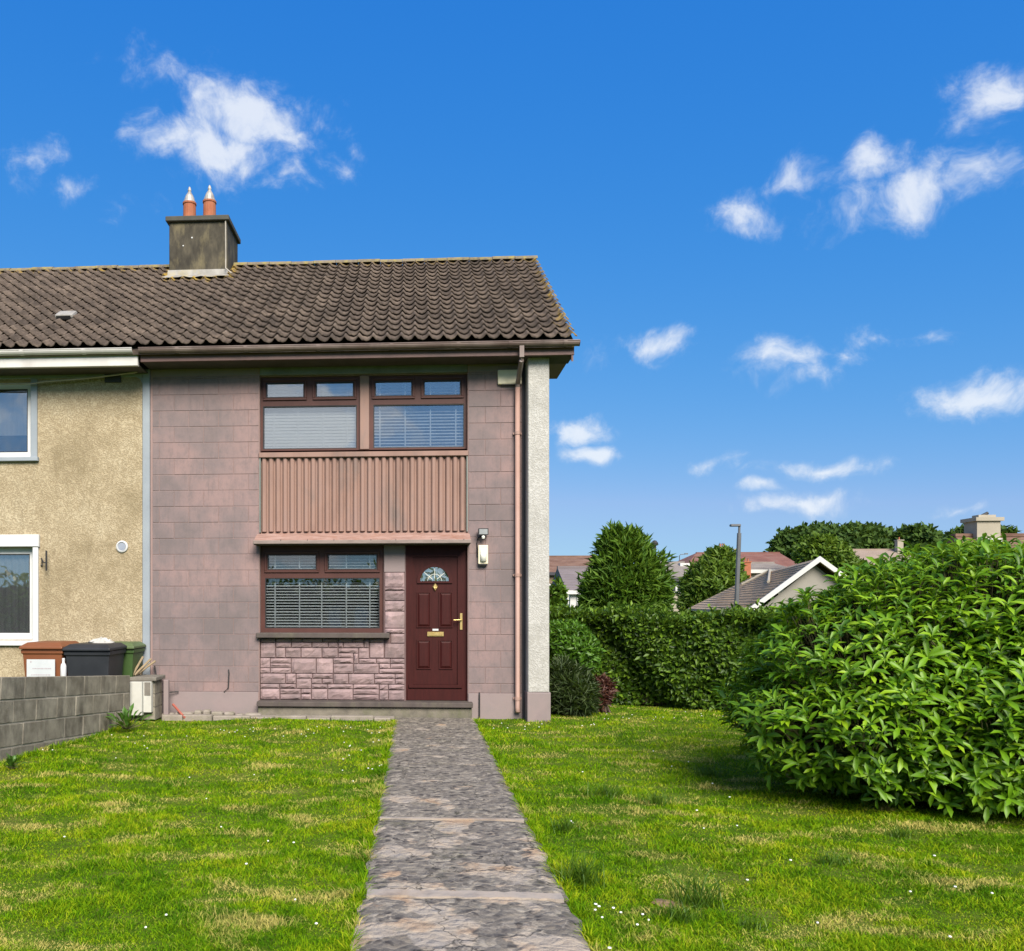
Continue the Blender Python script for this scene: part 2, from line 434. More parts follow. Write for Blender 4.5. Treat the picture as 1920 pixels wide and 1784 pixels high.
def inst(name, me, parent=None, loc=(0, 0, 0), rot=(0, 0, 0), scale=(1, 1, 1)):
    o = bpy.data.objects.new(name, me)
    o.location = loc; o.rotation_euler = rot; o.scale = scale
    return link(o, parent)

class B:
    """collects shapes into one mesh"""
    def __init__(s): s.v = []; s.f = []
    def add(s, v, f):
        k = len(s.v); s.v += [tuple(p) for p in v]; s.f += [tuple(i + k for i in q) for q in f]; return s
    def box(s, x0, x1, y0, y1, z0, z1):
        v = [(x, y, z) for z in (z0, z1) for y in (y0, y1) for x in (x0, x1)]
        return s.add(v, [(0, 2, 3, 1), (4, 5, 7, 6), (0, 1, 5, 4), (2, 6, 7, 3), (0, 4, 6, 2), (1, 3, 7, 5)])
    def cbox(s, x0, x1, y0, y1, z0, z1, c=.006):
        """box whose front (low y) edges are chamfered"""
        v = [(x0, y1, z0), (x1, y1, z0), (x1, y1, z1), (x0, y1, z1),
             (x0, y0 + c, z0), (x1, y0 + c, z0), (x1, y0 + c, z1), (x0, y0 + c, z1),
             (x0 + c, y0, z0 + c), (x1 - c, y0, z0 + c), (x1 - c, y0, z1 - c), (x0 + c, y0, z1 - c)]
        f = [(3, 2, 1, 0), (8, 9, 10, 11)]
        for i in range(4):
            j = (i + 1) % 4
            f += [(i, j, 4 + j, 4 + i), (4 + i, 4 + j, 8 + j, 8 + i)]
        return s.add(v, f)
    def prism(s, prof, x0, x1, axis='x'):
        """closed profile (two numbers per point) extruded along an axis"""
        n = len(prof)
        def P(a, q): return (a, q[0], q[1]) if axis == 'x' else ((q[0], a, q[1]) if axis == 'y' else (q[0], q[1], a))
        v = [P(x0, q) for q in prof] + [P(x1, q) for q in prof]
        f = [tuple(range(n)), tuple(range(2 * n - 1, n - 1, -1))]
        f += [(i, n + i, n + (i + 1) % n, (i + 1) % n) for i in range(n)]
        return s.add(v, f)
    def tube(s, pts, rad, seg=8, cap=True):
        pts = [Vector(p) for p in pts]; n = len(pts)
        rad = [rad] * n if isinstance(rad, (int, float)) else rad
        v = []; f = []
        for i, p in enumerate(pts):
            d = (pts[min(n - 1, i + 1)] - pts[max(0, i - 1)]).normalized()
            u = d.cross(Vector((0, 0, 1)) if abs(d.z) < .9 else Vector((1, 0, 0))).normalized(); w = d.cross(u)
            for k in range(seg):
                a = 2 * math.pi * k / seg
                v.append(p + (u * math.cos(a) + w * math.sin(a)) * rad[i])
        for i in range(n - 1):
            for k in range(seg):
                k2 = (k + 1) % seg
                f.append((i * seg + k, i * seg + k2, (i + 1) * seg + k2, (i + 1) * seg + k))
        if cap: f += [tuple(range(seg - 1, -1, -1)), tuple(range((n - 1) * seg, n * seg))]
        return s.add(v, f)
    def lathe(s, prof, c, seg=16):
        v = []; f = []; n = len(prof)
        for (r, z) in prof:
            for k in range(seg):
                a = 2 * math.pi * k / seg
                v.append((c[0] + r * math.cos(a), c[1] + r * math.sin(a), c[2] + z))
        for i in range(n - 1):
            for k in range(seg):
                k2 = (k + 1) % seg
                f.append((i * seg + k, i * seg + k2, (i + 1) * seg + k2, (i + 1) * seg + k))
        f += [tuple(range(seg - 1, -1, -1)), tuple(range((n - 1) * seg, n * seg))]
        return s.add(v, f)
    def frame(s, x0, x1, y0, y1, z0, z1, w, wb=None):
        wb = wb or w
        s.box(x0, x1, y0, y1, z0, z0 + wb); s.box(x0, x1, y0, y1, z1 - w, z1)
        s.box(x0, x0 + w, y0, y1, z0 + wb, z1 - w); s.box(x1 - w, x1, y0, y1, z0 + wb, z1 - w); return s
    def go(s, name, mat, parent=None, smooth=False): return mk(name, s.v, s.f, mat, parent, smooth)

def bevel(o, w=.006, seg=2):
    import bmesh
    bm = bmesh.new(); bm.from_mesh(o.data)
    bmesh.ops.bevel(bm, geom=[e for e in bm.edges], offset=w, segments=seg, affect='EDGES', profile=.6)
    bm.to_mesh(o.data); bm.free(); return o

def bigmesh(name, V, F, mat, parent=None, smooth=False):
    """fast mesh from numpy arrays; F is (n,3) or (n,4)"""
    me = bpy.data.meshes.new(name)
    V = np.ascontiguousarray(V, dtype=np.float32); F = np.ascontiguousarray(F, dtype=np.int32)
    k = F.shape[1]
    me.vertices.add(len(V)); me.vertices.foreach_set('co', V.ravel())
    me.loops.add(F.size); me.loops.foreach_set('vertex_index', F.ravel())
    me.polygons.add(len(F))
    me.polygons.foreach_set('loop_start', np.arange(0, F.size, k, dtype=np.int32))
    if smooth: me.polygons.foreach_set('use_smooth', np.ones(len(F), dtype=bool))
    me.update(calc_edges=True); me.validate()
    me.materials.append(M[mat] if isinstance(mat, str) else mat)
    return link(bpy.data.objects.new(name, me), parent)

def unit(a): return a / np.maximum(np.linalg.norm(a, axis=-1, keepdims=True), 1e-9)

TRIS_LEAF = (np.array([(0, 0, 0), (.5, .5, .10), (1, 0, -.06), (.5, -.5, .10)]), np.array([(0, 2, 1), (0, 3, 2)]))
BIG_LEAF = (np.array([(0, 0, 0), (.30, .36, .10), (.30, 0, .03), (.30, -.36, .10), (.68, .5, .08), (.68, 0, .02), (.68, -.5, .08), (1, 0, -.10)]),
            np.array([(0, 2, 1), (0, 3, 2), (1, 2, 5), (1, 5, 4), (2, 3, 6), (2, 6, 5), (4, 5, 7), (5, 6, 7)]))

def leaves(c, t, n, Ln, Wd, tmpl):
    """arrays of leaf bases c, axes t, normals n, lengths, widths -> vertices, faces"""
    tv, tf = tmpl
    t = unit(t); b = unit(np.cross(n, t)); n = np.cross(t, b)
    V = (c[:, None, :] + t[:, None, :] * (tv[None, :, 0:1] * Ln[:, None, None]) + b[:, None, :] * (tv[None, :, 1:2] * Wd[:, None, None])
         + n[:, None, :] * (tv[None, :, 2:3] * Ln[:, None, None]))
    F = tf[None] + (np.arange(len(c)) * len(tv))[:, None, None]
    return V.reshape(-1, 3), F.reshape(-1, 3)

def rvec(n): return unit(rng.normal(size=(n, 3)))

# ------------------------------------------------------------------ the pink end house
FY = 12.0                                            # plane of the front wall
def X(px, Y=FY): return at(px, 1134, Y).x
def Z(py, Y=FY, px=680): return at(px, py, Y).z

house = thing('end_terrace_house', 'pink and grey painted end of terrace house with dark red front door', 'house')
XL, XR = -3.825, 1.80                                # party wall, outer end of the gable
EY, EZ = 11.47, 5.16                                 # eaves
RY, RZ = 15.2, 7.72                                  # ridge
VX = 2.16                                            # outer line of the verge
SL = math.atan2(RZ - EZ, RY - EY)
xb0, xb1 = X(487), X(876.5)                          # the window bay
ztop = 5.0
w = B()
w.box(XL, xb0 - .004, FY + .006, FY + .28, 0, ztop)                      # left of the bay
w.box(xb1 + .004, XR, FY + .0065, FY + .28, 0, ztop)                      # right of the bay
w.box(xb0 - .004, xb1 + .004, FY + .06, FY + .28, Z(702), ztop)         # above the bay
w.box(xb0 - .004, xb1 + .004, FY + .10, FY + .28, Z(1012), Z(846))      # behind the ribbed panel
w.box(xb0 - .004, X(760), FY + .10, FY + .28, 0, Z(1190))               # below the ground floor window
w.box(X(719), X(760), FY + .10, FY + .28, Z(1190), Z(1012))             # between window and door
w.box(xb0 - .004, xb1 + .004, FY + .02, FY + .28, 0, Z(1315))
w.box(XR - .25, XR, FY + .28, 18.4, 0, ztop)                            # gable side
w.box(XL, XR, 18.4, 18.65, 0, ztop)                                     # back
w.prism([(FY + .03, ztop), (18.65, ztop), (RY, RZ - .12)], XR - .25, XR)
wall = w.go('wall', 'mortar', house)
B().box(XL + .1, XR - .26, FY + .29, 18.3, 2.55, 2.62).box(XL + .1, XR - .26, 15.2, 15.3, .06, 4.95).box(XL + .1, XR - .26, FY + .29, 18.3, .0, .06).box(XL + .1, XR - .26, FY + .29, 18.3, 4.93, 4.98).go('room_lining', 'room', house)

# painted blocks, one by one
CH = 30.25 / 131.6; BLK = 57 / 131.6; J = .006
zb0 = Z(1299)
rows = []
z = zb0; k = 0
hs_ = [.135] + [CH] * 40
while z < Z(701) - .02:
    h = min(hs_[k], Z(701) - z); rows.append((z, h, k)); z += h; k += 1
bcache = {}
def block(x0, x1, z0, h, parent):
    key = (round(x1 - x0, 3), round(h, 3))
    if key not in bcache:
        b = B().cbox(0, key[0] - J, 0, .045, 0, key[1] - J, .004)
        o = b.go('block', 'block', parent); bcache[key] = o.data
        o.location = (x0 + J / 2, FY, z0 + J / 2)
    else:
        o = inst('block', bcache[key], parent, (x0 + J / 2, FY, z0 + J / 2))
    o.location.y += random.uniform(-.0015, .0015)
for (z0, h, k) in rows:
    for (a, b, ph) in ((XL + .03, xb0 - .012, .10), (xb1 + .012, X(979), .235)):
        off = ph if k % 2 else ph - BLK / 2
        xs = [a]; x = a + off
        while x < b - .06:
            if x > a + .06: xs.append(x)
            x += BLK
        xs.append(b)
        for i in range(len(xs) - 1): block(xs[i], xs[i + 1], z0, h, wall)
for a, b in ((XL + .02, xb0 - .02), (xb1 + .012, X(979))):
    B().cbox(a, b, FY - .012, FY + .04, -.1, zb0, .004).go('plinth', 'plinth', house)
    B().cbox(a + .01, b, FY + .004, FY + .04, Z(700), ztop, .004).go('upper_band', 'plinth', house)
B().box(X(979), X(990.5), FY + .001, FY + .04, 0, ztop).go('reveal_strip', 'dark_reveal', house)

# rough white pillar at the gable end
p0, p1 = at(990, 1134, 11.72).x, at(1030, 1134, 11.72).x
pil = B().cbox(p0, p1, 11.72, 12.4, Z(1299, 11.72, 1010), 5.03, .012).go('wall_pillar', 'white_render', house)
B().cbox(p0 - .012, p1 + .016, 11.70, 12.41, -.1, Z(1299, 11.72, 1010), .008).go('pillar_base', 'plinth', pil)

# upper windows
def window(name, x0, x1, z0, z1, panes, parent, Yf, mat='brown_pvc', glass='glass', thick=.07, gb=.012):
    """frame outline x0..x1, z0..z1 and its list of glazed openings (x0,x1,z0,z1, is_sash)"""
    fr = B()
    zs = sorted(panes, key=lambda q: q[2])
    # outer frame from the openings: fill everything that is not an opening, strip by strip
    cuts = sorted(set([z0, z1] + [q[2] for q in panes] + [q[3] for q in panes]))
    for za, zb in zip(cuts[:-1], cuts[1:]):
        mid = (za + zb) / 2
        op = sorted([(q[0], q[1]) for q in panes if q[2] <= mid <= q[3]])
        x = x0
        for (a, b) in op:
            if a - x > 1e-4: fr.box(x, a, Yf, Yf + thick, za, zb)
            x = b
        if x1 - x > 1e-4: fr.box(x, x1, Yf, Yf + thick, za, zb)
    wo_ = fr.go(name, mat, parent)
    for (a, b, c, d, sash) in panes:
        if sash:
            sm = B().frame(a - .042, b + .042, Yf - .022, Yf - .002, c - .042, d + .042, .03)
            bevel(sm.go('sash', mat, wo_), .005, 1)
        B().frame(a, b, Yf + .004, Yf + .03, c, d, gb).go('gasket', 'black_plastic', wo_)
        B().box(a + .001, b - .001, Yf + .032, Yf + .038, c + .001, d - .001).go('pane', glass, wo_)
    return wo_

M['glass'] = glassmat('upper_glass', .26, (.92, .94, .95))
M['glass_low'] = glassmat('ground_floor_glass', .09, (.85, .88, .9))
M['glass_side'] = glassmat('neighbour_glass', .24, (.90, .92, .93))
Y2 = FY + .10
def xz(px0, py0, px1, py1, Y=Y2): 
    a = at(px0, py1, Y); b = at(px1, py0, Y); return a.x, b.x, a.z, b.z
def pane(px0, py0, px1, py1, s=False, Y=Y2): return (*xz(px0, py0, px1, py1, Y), s)
x0, x1, z0, z1 = xz(486.5, 706, 675, 846)
zt, zm = (Z(745.5, Y2, 570), Z(717, Y2, 570)), (Z(842, Y2, 580), Z(761, Y2, 580))
window('window', x0, x1, z0, z1, [(X(499, Y2), X(570, Y2), zt[0], zt[1], True), (X(592, Y2), X(663, Y2), zt[0], zt[1], True), (X(493, Y2), X(669, Y2), zm[0], zm[1], False)], house, Y2)['label'] = 'left of the two upper windows'
u0, u1, _, _ = xz(692.5, 700, 877, 840)
window('window', u0, u1, z0, z1, [(X(703, Y2), X(772.5, Y2), zt[0], zt[1], True), (X(795, Y2), X(864, Y2), zt[0], zt[1], True), (X(700, Y2), X(870.5, Y2), zm[0], zm[1], False)], house, Y2)['label'] = 'right of the two upper windows'
B().cbox(x1 + .001, u0 - .001, Y2 - .05, Y2 + .08, z0, z1, .006).go('window_post', 'rib', house)
B().cbox(xb0 - .002, xb1 + .002, FY - .005, FY + .05, z1 + .012, z1 + .14, .006).go('lintel', 'beam', house)
# ribbed panel
panel = B().box(xb0, xb1, FY + .045, FY + .09, Z(1000), Z(850)).go('ribbed_panel', 'rib', house)
nr = 29; rw = (xb1 - xb0 - .03) / nr
prof = [(rw * .04, 0), (rw * .15, -.028), (rw * .30, -.042), (rw * .58, -.042), (rw * .73, -.028), (rw * .84, 0)]
zr0, zr1 = Z(996), Z(857)
rme = None
for i in range(nr):
    if rme is None:
        o = B().prism([(a, b) for a, b in prof], 0, zr1 - zr0, 'z').go('rib', 'rib', panel); rme = o.data
    else: o = inst('rib', rme, panel)
    o.location = (xb0 + .015 + i * rw, FY + .044, zr0 + random.uniform(-.003, .003)); o.rotation_euler.z = random.uniform(-.03, .03)
B().cbox(xb0 - .01, xb1 + .01, FY - .025, FY + .09, Z(857), Z(847.5), .006).go('trim_board', 'rib', house)
B().box(xb0 - .004, xb0 + .013, FY - .01, FY + .09, Z(998), Z(857)).box(xb1 - .013, xb1 + .004, FY - .01, FY + .09, Z(998), Z(857)).go('panel_edge', 'beam', house)
# apron that throws the rain clear of door and window
YA = FY - .24
za0, za1 = at(680, 1013, YA).z, Z(998)
ap = B().prism([(FY + .06, za1), (YA, za0), (YA, za0 - .012), (FY + .06, za1 - .014)], xb0 - .04, xb1 + .03).go('canopy', 'apron', house)
B().cbox(xb0 - .05, xb1 + .035, YA - .012, YA + .03, za0 - .050, za0 + .002, .006).go('canopy_edge', 'apron_edge', ap)
B().box(xb0 - .045, xb1 + .03, YA + .032, FY + .09, za0 - .055, za0 - .03).go('canopy_underside', 'soffit', ap)
for i in range(7):
    xx = xb0 + .3 + i * .42 + random.uniform(-.08, .08)
    B().box(xx, xx + .006, YA - .014, YA + .06, za0 - .01, za0 + .012).go('seam', 'dark_reveal', ap)

# ground floor window
Y3 = FY + .11
zt, zm = (Z(1068.5, Y3, 600), Z(1040, Y3, 600)), (Z(1178.5, Y3, 600), Z(1084, Y3, 600))
gx0, gx1 = X(488, Y3), X(719, Y3)
lw = window('window', gx0, gx1, Z(1188, Y3), Z(1016, Y3), [(X(501.5, Y3), X(593, Y3), zt[0], zt[1], True), (X(614.5, Y3), X(707, Y3), zt[0], zt[1], True), (X(497, Y3), X(712, Y3), zm[0], zm[1], False)], house, Y3, glass='glass_low')
lw['label'] = 'ground floor window beside the door'
si = B().cbox(X(480, FY - .09), X(730, FY - .09), FY - .09, FY + .12, Z(1197, FY - .09), Z(1187.5, FY - .09), .008).go('window_sill', 'step_edge', house)

# stone cladding: every stone in its place
clad = B().box(xb0, X(761), FY + .062, FY + .10, Z(1316), Z(1190)).box(X(719), X(761), FY + .062, FY + .10, Z(1190), Z(1018)).go('stone_cladding', 'stone_joint', house)
SX = [(40,990,195,1035),(205,990,360,1030),(365,990,475,1030),(480,990,690,1030),(695,990,855,1030),(860,990,1000,1030),(1005,990,1125,1030),(1185,990,1335,1030),
(45,1040,195,1192),(205,1036,360,1085),(370,1036,575,1085),(585,1036,750,1085),(756,1036,850,1085),(860,1036,908,1088),(914,1036,1122,1085),(1130,1000,1178,1085),(1190,1036,1335,1192),(1348,1045,1552,1194),
(205,1092,300,1192),(308,1092,462,1192),(470,1092,682,1192),(690,1092,850,1192),(860,1095,1065,1142),(860,1148,1012,1192),(1020,1150,1066,1250),(1075,1092,1178,1198),
(40,1200,140,1300),(148,1204,360,1250),(148,1256,360,1300),(368,1204,622,1356),(630,1204,800,1356),(808,1200,1013,1250),(808,1256,1013,1356),(1075,1205,1255,1250),(1262,1205,1400,1250),(1406,1205,1552,1250),(1022,1256,1282,1356),(1290,1256,1400,1304),(1406,1256,1552,1304),(1290,1310,1552,1356),(40,1306,140,1356),(148,1306,360,1356),
(40,1364,300,1466),(308,1364,412,1466),(420,1364,582,1410),(590,1364,800,1410),(420,1416,572,1516),(580,1416,682,1466),(690,1416,800,1466),(808,1364,962,1466),(970,1364,1232,1466),(1240,1364,1450,1410),(1456,1364,1552,1410),(1240,1416,1450,1466),(1456,1416,1552,1466),
(40,1474,238,1518),(246,1474,412,1516),(580,1474,742,1516),(750,1474,1010,1518),(1018,1474,1282,1518),(1290,1474,1380,1526),(1386,1474,1552,1526),
(40,1524,240,1632),(250,1524,462,1574),(250,1580,462,1632),(470,1524,572,1574),(470,1580,572,1632),(580,1524,742,1632),(750,1524,1008,1632),(1016,1524,1282,1578),(1016,1584,1282,1632),(1290,1534,1380,1632),(1386,1534,1552,1632),
(1348,300,1552,450),(1348,456,1552,486),(1348,492,1552,590),(1348,597,1552,702),(1348,708,1552,880),(1348,887,1552,935),(1410,942,1552,1036)]
def rough_stone(a, b, c, d, i, parent):
    rr = random.Random(100 + i)
    W_, H_ = b - a, d - c
    nx, nz = max(3, int(W_ / .035)), max(3, int(H_ / .03))
    nx, nz = min(nx, 7), min(nz, 4)
    v, f = [], []
    tilt, lift = rr.uniform(-.4, .4), rr.uniform(.008, .018)
    line = rr.uniform(.25, .75); slope = rr.uniform(-.5, .5)
    for j in range(nz + 1):
        for k in range(nx + 1):
            u, t_ = k / nx, j / nz
            e = min(u, 1 - u) * W_; g = min(t_, 1 - t_) * H_
            h = lift + rr.uniform(-.004, .006) + tilt * (t_ - .5) * .02
            if t_ > line + slope * (u - .5): h += .008
            if k in (0, nx) or j in (0, nz): h = .002
            jx = 0 if k in (0, nx) else rr.uniform(-.3, .3) / nx; jz = 0 if j in (0, nz) else rr.uniform(-.25, .25) / nz
            if k in (0, nx): jx = rr.uniform(0, .006) / W_ * (1 if k == 0 else -1)
            if j in (0, nz): jz = rr.uniform(0, .005) / H_ * (1 if j == 0 else -1)
            v.append((a + (u + jx) * W_, FY + .046 - h, c + (t_ + jz) * H_))
    for j in range(nz):
        for k in range(nx):
            q = j * (nx + 1) + k; f.append((q, q + 1, q + nx + 2, q + nx + 1))
    m0 = len(v); base = [(a, c), (b, c), (b, d), (a, d)]
    v += [(p[0], FY + .07, p[1]) for p in base]
    bot = list(range(0, nx + 1)); rgt = [j * (nx + 1) + nx for j in range(nz + 1)]
    top = [nz * (nx + 1) + k for k in range(nx, -1, -1)]; lef = [j * (nx + 1) for j in range(nz, -1, -1)]
    for edge, (p, q) in ((bot, (0, 1)), (rgt, (1, 2)), (top, (2, 3)), (lef, (3, 0))):
        f.append(tuple(edge[::-1] + [m0 + p, m0 + q]))
    return mk('stone', v, f, 'stone', parent)
for i, (a, b, c, d) in enumerate(SX):
    xa, xb_ = X(480 + a / 5.575), X(480 + c / 5.575)
    zc, zd = Z(1020 + d / 5.575), Z(1020 + b / 5.575)
    rough_stone(xa, xb_, zc, zd, i, clad)
B().cbox(X(720), X(759), FY + .05, FY + .08, Z(1073), Z(1020), .004).go('plaster_patch', 'plinth', clad)

# front door
YD = FY + .10
dx0, dx1 = X(761, YD), X(877, YD)
dz0, dz1 = Z(1314, YD, 820), Z(1018, YD, 820)
lx0, lx1, lz0, lz1 = X(774, YD), X(858, YD), Z(1284, YD, 820), Z(1044, YD, 820)
df = B().box(dx0, lx0, YD - .02, YD + .09, dz0, dz1).box(lx1, dx1, YD - .02, YD + .09, dz0, dz1).box(lx0, lx1, YD - .02, YD + .09, lz1, dz1).box(lx0, lx1, YD - .02, YD + .09, dz0, lz0 - .005)
dfo = df.go('door_frame', 'door', house)
B().cbox(lx0 - .06, lx1 + .06, YD - .045, YD - .021, Z(1290, YD, 820), Z(1284, YD, 820), .004).go('weather_bar', 'door', dfo)
B().cbox(dx0 + .02, dx1 - .03, YD - .03, YD - .021, dz0 + .005, Z(1293, YD, 820), .004).go('threshold', 'door', dfo)
# leaf with a half-round light cut into it
cx, cz, rad = X(815, YD), Z(1090, YD, 820), 30 / 131.0
v = []; f = []
arc = [(cx + rad * math.cos(math.pi * k / 16), cz + rad * math.sin(math.pi * k / 16)) for k in range(17)]
leaf = B()
yl = YD + .005
leaf.add([(lx0, yl, lz0), (lx1, yl, lz0), (lx1, yl, cz), (lx0, yl, cz)], [(0, 1, 2, 3)])
vv = [(p[0], yl, p[1]) for p in arc]; vt = []
for k, p in enumerate(arc):
    a = math.pi * k / 16; c_, s_ = math.cos(a), math.sin(a)
    tx = ((lx1 if c_ > 0 else lx0) - cx) / c_ if abs(c_) > 1e-6 else 1e9
    tz = (lz1 - cz) / s_ if s_ > 1e-6 else 1e9
    t_ = min(tx, tz); vt.append((cx + c_ * t_, yl, cz + s_ * t_))
ff = [(k, k + 1, 17 + k + 1, 17 + k)[::-1] for k in range(16)]
n0 = 34; ex = []
leaf.add(vv + vt + [(lx1, yl, lz1), (lx0, yl, lz1)], ff)
kc = [k for k in range(16) if abs(vt[k][0] - lx1) < 1e-4 and abs(vt[k + 1][2] - lz1) < 1e-4 and abs(vt[k][2] - lz1) > 1e-4]
base_i = len(leaf.v) - 36
for k in kc: leaf.f.append((base_i + 17 + k, base_i + 34, base_i + 17 + k + 1))
kc = [k for k in range(16) if abs(vt[k + 1][0] - lx0) < 1e-4 and abs(vt[k][2] - lz1) < 1e-4 and abs(vt[k + 1][2] - lz1) > 1e-4]
for k in kc: leaf.f.append((base_i + 17 + k, base_i + 35, base_i + 17 + k + 1))
leaf.box(lx0, lx1, yl + .002, yl + .04, lz0, cz)
door = leaf.go('door', 'door', house)
def arcband(r0, r1, y0, y1):
    b = B(); n = 20
    for k in range(n):
        a0, a1 = math.pi * k / n, math.pi * (k + 1) / n
        q = [(cx + r * math.cos(a), cz + r * math.sin(a)) for r, a in ((r0, a0), (r1, a0), (r1, a1), (r0, a1))]
        b.prism(q, y0, y1, 'y')
    return b
arcband(rad - .026, rad + .022, YD - .016, YD + .02).box(cx - rad - .022, cx + rad + .022, YD - .016, YD + .02, cz - .03, cz).go('fanlight_frame', 'door', door)
gv = [(cx, YD + .02, cz)] + [(cx + (rad - .02) * math.cos(math.pi * k / 16), YD + .02, cz + (rad - .02) * math.sin(math.pi * k / 16)) for k in range(17)]
M['fan_glass'] = glassmat('fanlight_glass', .5, (.75, .8, .85))
mk('fanlight_pane', gv, [(0, k, k + 1) for k in range(1, 17)], 'fan_glass', door)
fb = B()
for a in (40, 90, 140):
    e = (cx + (rad - .025) * math.cos(R(a)), YD + .016, cz + (rad - .025) * math.sin(R(a)))
    fb.tube([(cx + .04 * math.cos(R(a)), YD + .016, cz + .04 * math.sin(R(a))), e], .005, 6)
fb.tube([(cx + .1 * math.cos(R(a)), YD + .016, cz + .1 * math.sin(R(a))) for a in range(5, 176, 10)], .004, 6)
fb.go('fanlight_bars', 'lens', door)
B().box(cx - rad, cx + rad, YD + .05, YD + .06, cz - .03, cz + rad).go('fanlight_back', 'lens', door)
for (a, c, b, d) in ((781, 1110, 808, 1177), (823, 1110, 849, 1177), (781, 1200, 808, 1255), (823, 1200, 849, 1255)):
    qx0, qx1, qz0, qz1 = X(a, YD), X(b, YD), Z(d, YD, 820), Z(c, YD, 820)
    pm = B().frame(qx0, qx1, YD - .010, YD + .004, qz0, qz1, .016)
    g_ = .045
    y0_, y1_ = YD + .003, YD - .012
    o4 = [(qx0 + .018, y0_, qz0 + .018), (qx1 - .018, y0_, qz0 + .018), (qx1 - .018, y0_, qz1 - .018), (qx0 + .018, y0_, qz1 - .018)]
    i4 = [(qx0 + g_, y1_, qz0 + g_), (qx1 - g_, y1_, qz0 + g_), (qx1 - g_, y1_, qz1 - g_), (qx0 + g_, y1_, qz1 - g_)]
    pm.add(o4 + i4, [(4, 5, 6, 7)] + [(i, (i + 1) % 4, 4 + (i + 1) % 4, 4 + i) for i in range(4)])
    pm.go('door_panel', 'door', door)
kx, kz = X(816, YD), Z(1101, YD, 820)
kb = B().add([(kx - .042, YD - .006, kz), (kx, YD - .006, kz - .062), (kx + .042, YD - .006, kz), (kx, YD - .006, kz + .062), (kx - .03, YD - .02, kz), (kx, YD - .02, kz - .045), (kx + .03, YD - .02, kz), (kx, YD - .02, kz + .045)],
    [(4, 5, 6, 7), (0, 1, 5, 4), (1, 2, 6, 5), (2, 3, 7, 6), (3, 0, 4, 7)])
kb.tube([(kx - .016, YD - .026, kz + .008), (kx - .012, YD - .032, kz - .012), (kx, YD - .034, kz - .02), (kx + .012, YD - .032, kz - .012), (kx + .016, YD - .026, kz + .008)], .005, 6)
kb.go('door_knocker', 'brass', door)
qx0, qx1, qz0, qz1 = X(801, YD), X(832, YD), Z(1193.5, YD, 820), Z(1185, YD, 820)
lb = bevel(B().box(qx0, qx1, YD - .012, YD + .002, qz0, qz1).box(qx0 + .022, qx1 - .022, YD - .018, YD - .0125, qz0 + .014, qz1 - .014).go('letterbox', 'brass', door), .003, 1)
B().box(X(811, YD), X(822, YD), YD - .003, YD + .002, Z(1183, YD, 820), Z(1179.5, YD, 820)).go('sticker', 'white_plastic', door)
hx, hz0, hz1 = X(864.5, YD), Z(1181, YD, 820), Z(1150, YD, 820)
hb = B().box(hx - .018, hx + .018, YD - .034, YD - .021, hz0, hz1)
hz = Z(1162.5, YD, 820)
hb.tube([(hx, YD - .03, hz), (hx, YD - .07, hz), (hx - .02, YD - .078, hz), (hx - .11, YD - .075, hz - .004)], .010, 8)
bevel(hb.go('door_handle', 'brass', dfo), .002, 1)
# step slab under door and cladding
stp = B().cbox(X(483, FY - .13), X(885, FY - .13), FY - .12, FY + .1, -.15, Z(1327, FY - .12), .01).go('step_base', 'step', house)
bevel(B().box(X(481, FY - .17), X(887, FY - .17), FY - .17, FY + .16, Z(1326.5, FY - .17), Z(1317, FY - .17)).go('step_slab', 'step_edge', house), .012, 2)

# eaves
gx1_ = VX + .03
fy = EY + .09
zf0, zf1 = at(680, 672, fy).z, 5.17
B().cbox(XL, VX - .02, fy, fy + .03, zf0, zf1, .004).go('fascia', 'fascia', house)
B().box(XL, VX - .02, fy + .031, FY + .03, zf0 + .012, zf0 + .03).go('soffit', 'soffit', house)
B().box(XR + .001, VX - .03, fy + .031, FY + .9, zf0 + .03, zf0 + .20).go('box_end', 'fascia', house)
def gutter(xa, xb_, mat, parent, name='gutter'):
    r = .062; yc = EY + .022; zc = 5.135
    n = 9; prof = []
    for k in range(n): a = math.pi + math.pi * k / (n - 1); prof.append((yc + r * math.cos(a), zc + r * math.sin(a)))
    prof += [(yc + r - .006, zc)] + [(yc + (r - .006) * math.cos(math.pi + math.pi * k / (n - 1)), zc + (r - .006) * math.sin(math.pi + math.pi * k / (n - 1))) for k in range(n - 2, 0, -1)] + [(yc - r + .006, zc)]
    g = B().prism(prof, xa, xb_).go(name, mat, parent)
    rim = B().tube([(xa, yc - r + .002, zc + .001), (xb_, yc - r + .002, zc + .001)], .008, 6).go('gutter_lip', mat, g)
    return g, prof
gut, gprof = gutter(XL + .01, gx1_, 'gutter', house)
bp = [(EY + .022 + (q[0] - EY - .022) * 1.09, 5.135 + (q[1] - 5.135) * 1.09) for q in gprof]
for xx in (-3.3, -2.35, -1.35, -.35, .55, 1.25, 1.98):
    B().prism(bp, xx, xx + .05).go('gutter_bracket', 'gutter', gut)
B().prism([(EY + .022 + .064 * math.cos(a), 5.135 + .064 * math.sin(a)) for a in [math.pi + math.pi * k / 9 for k in range(10)]], gx1_, gx1_ + .008).go('gutter_end', 'fascia', gut)
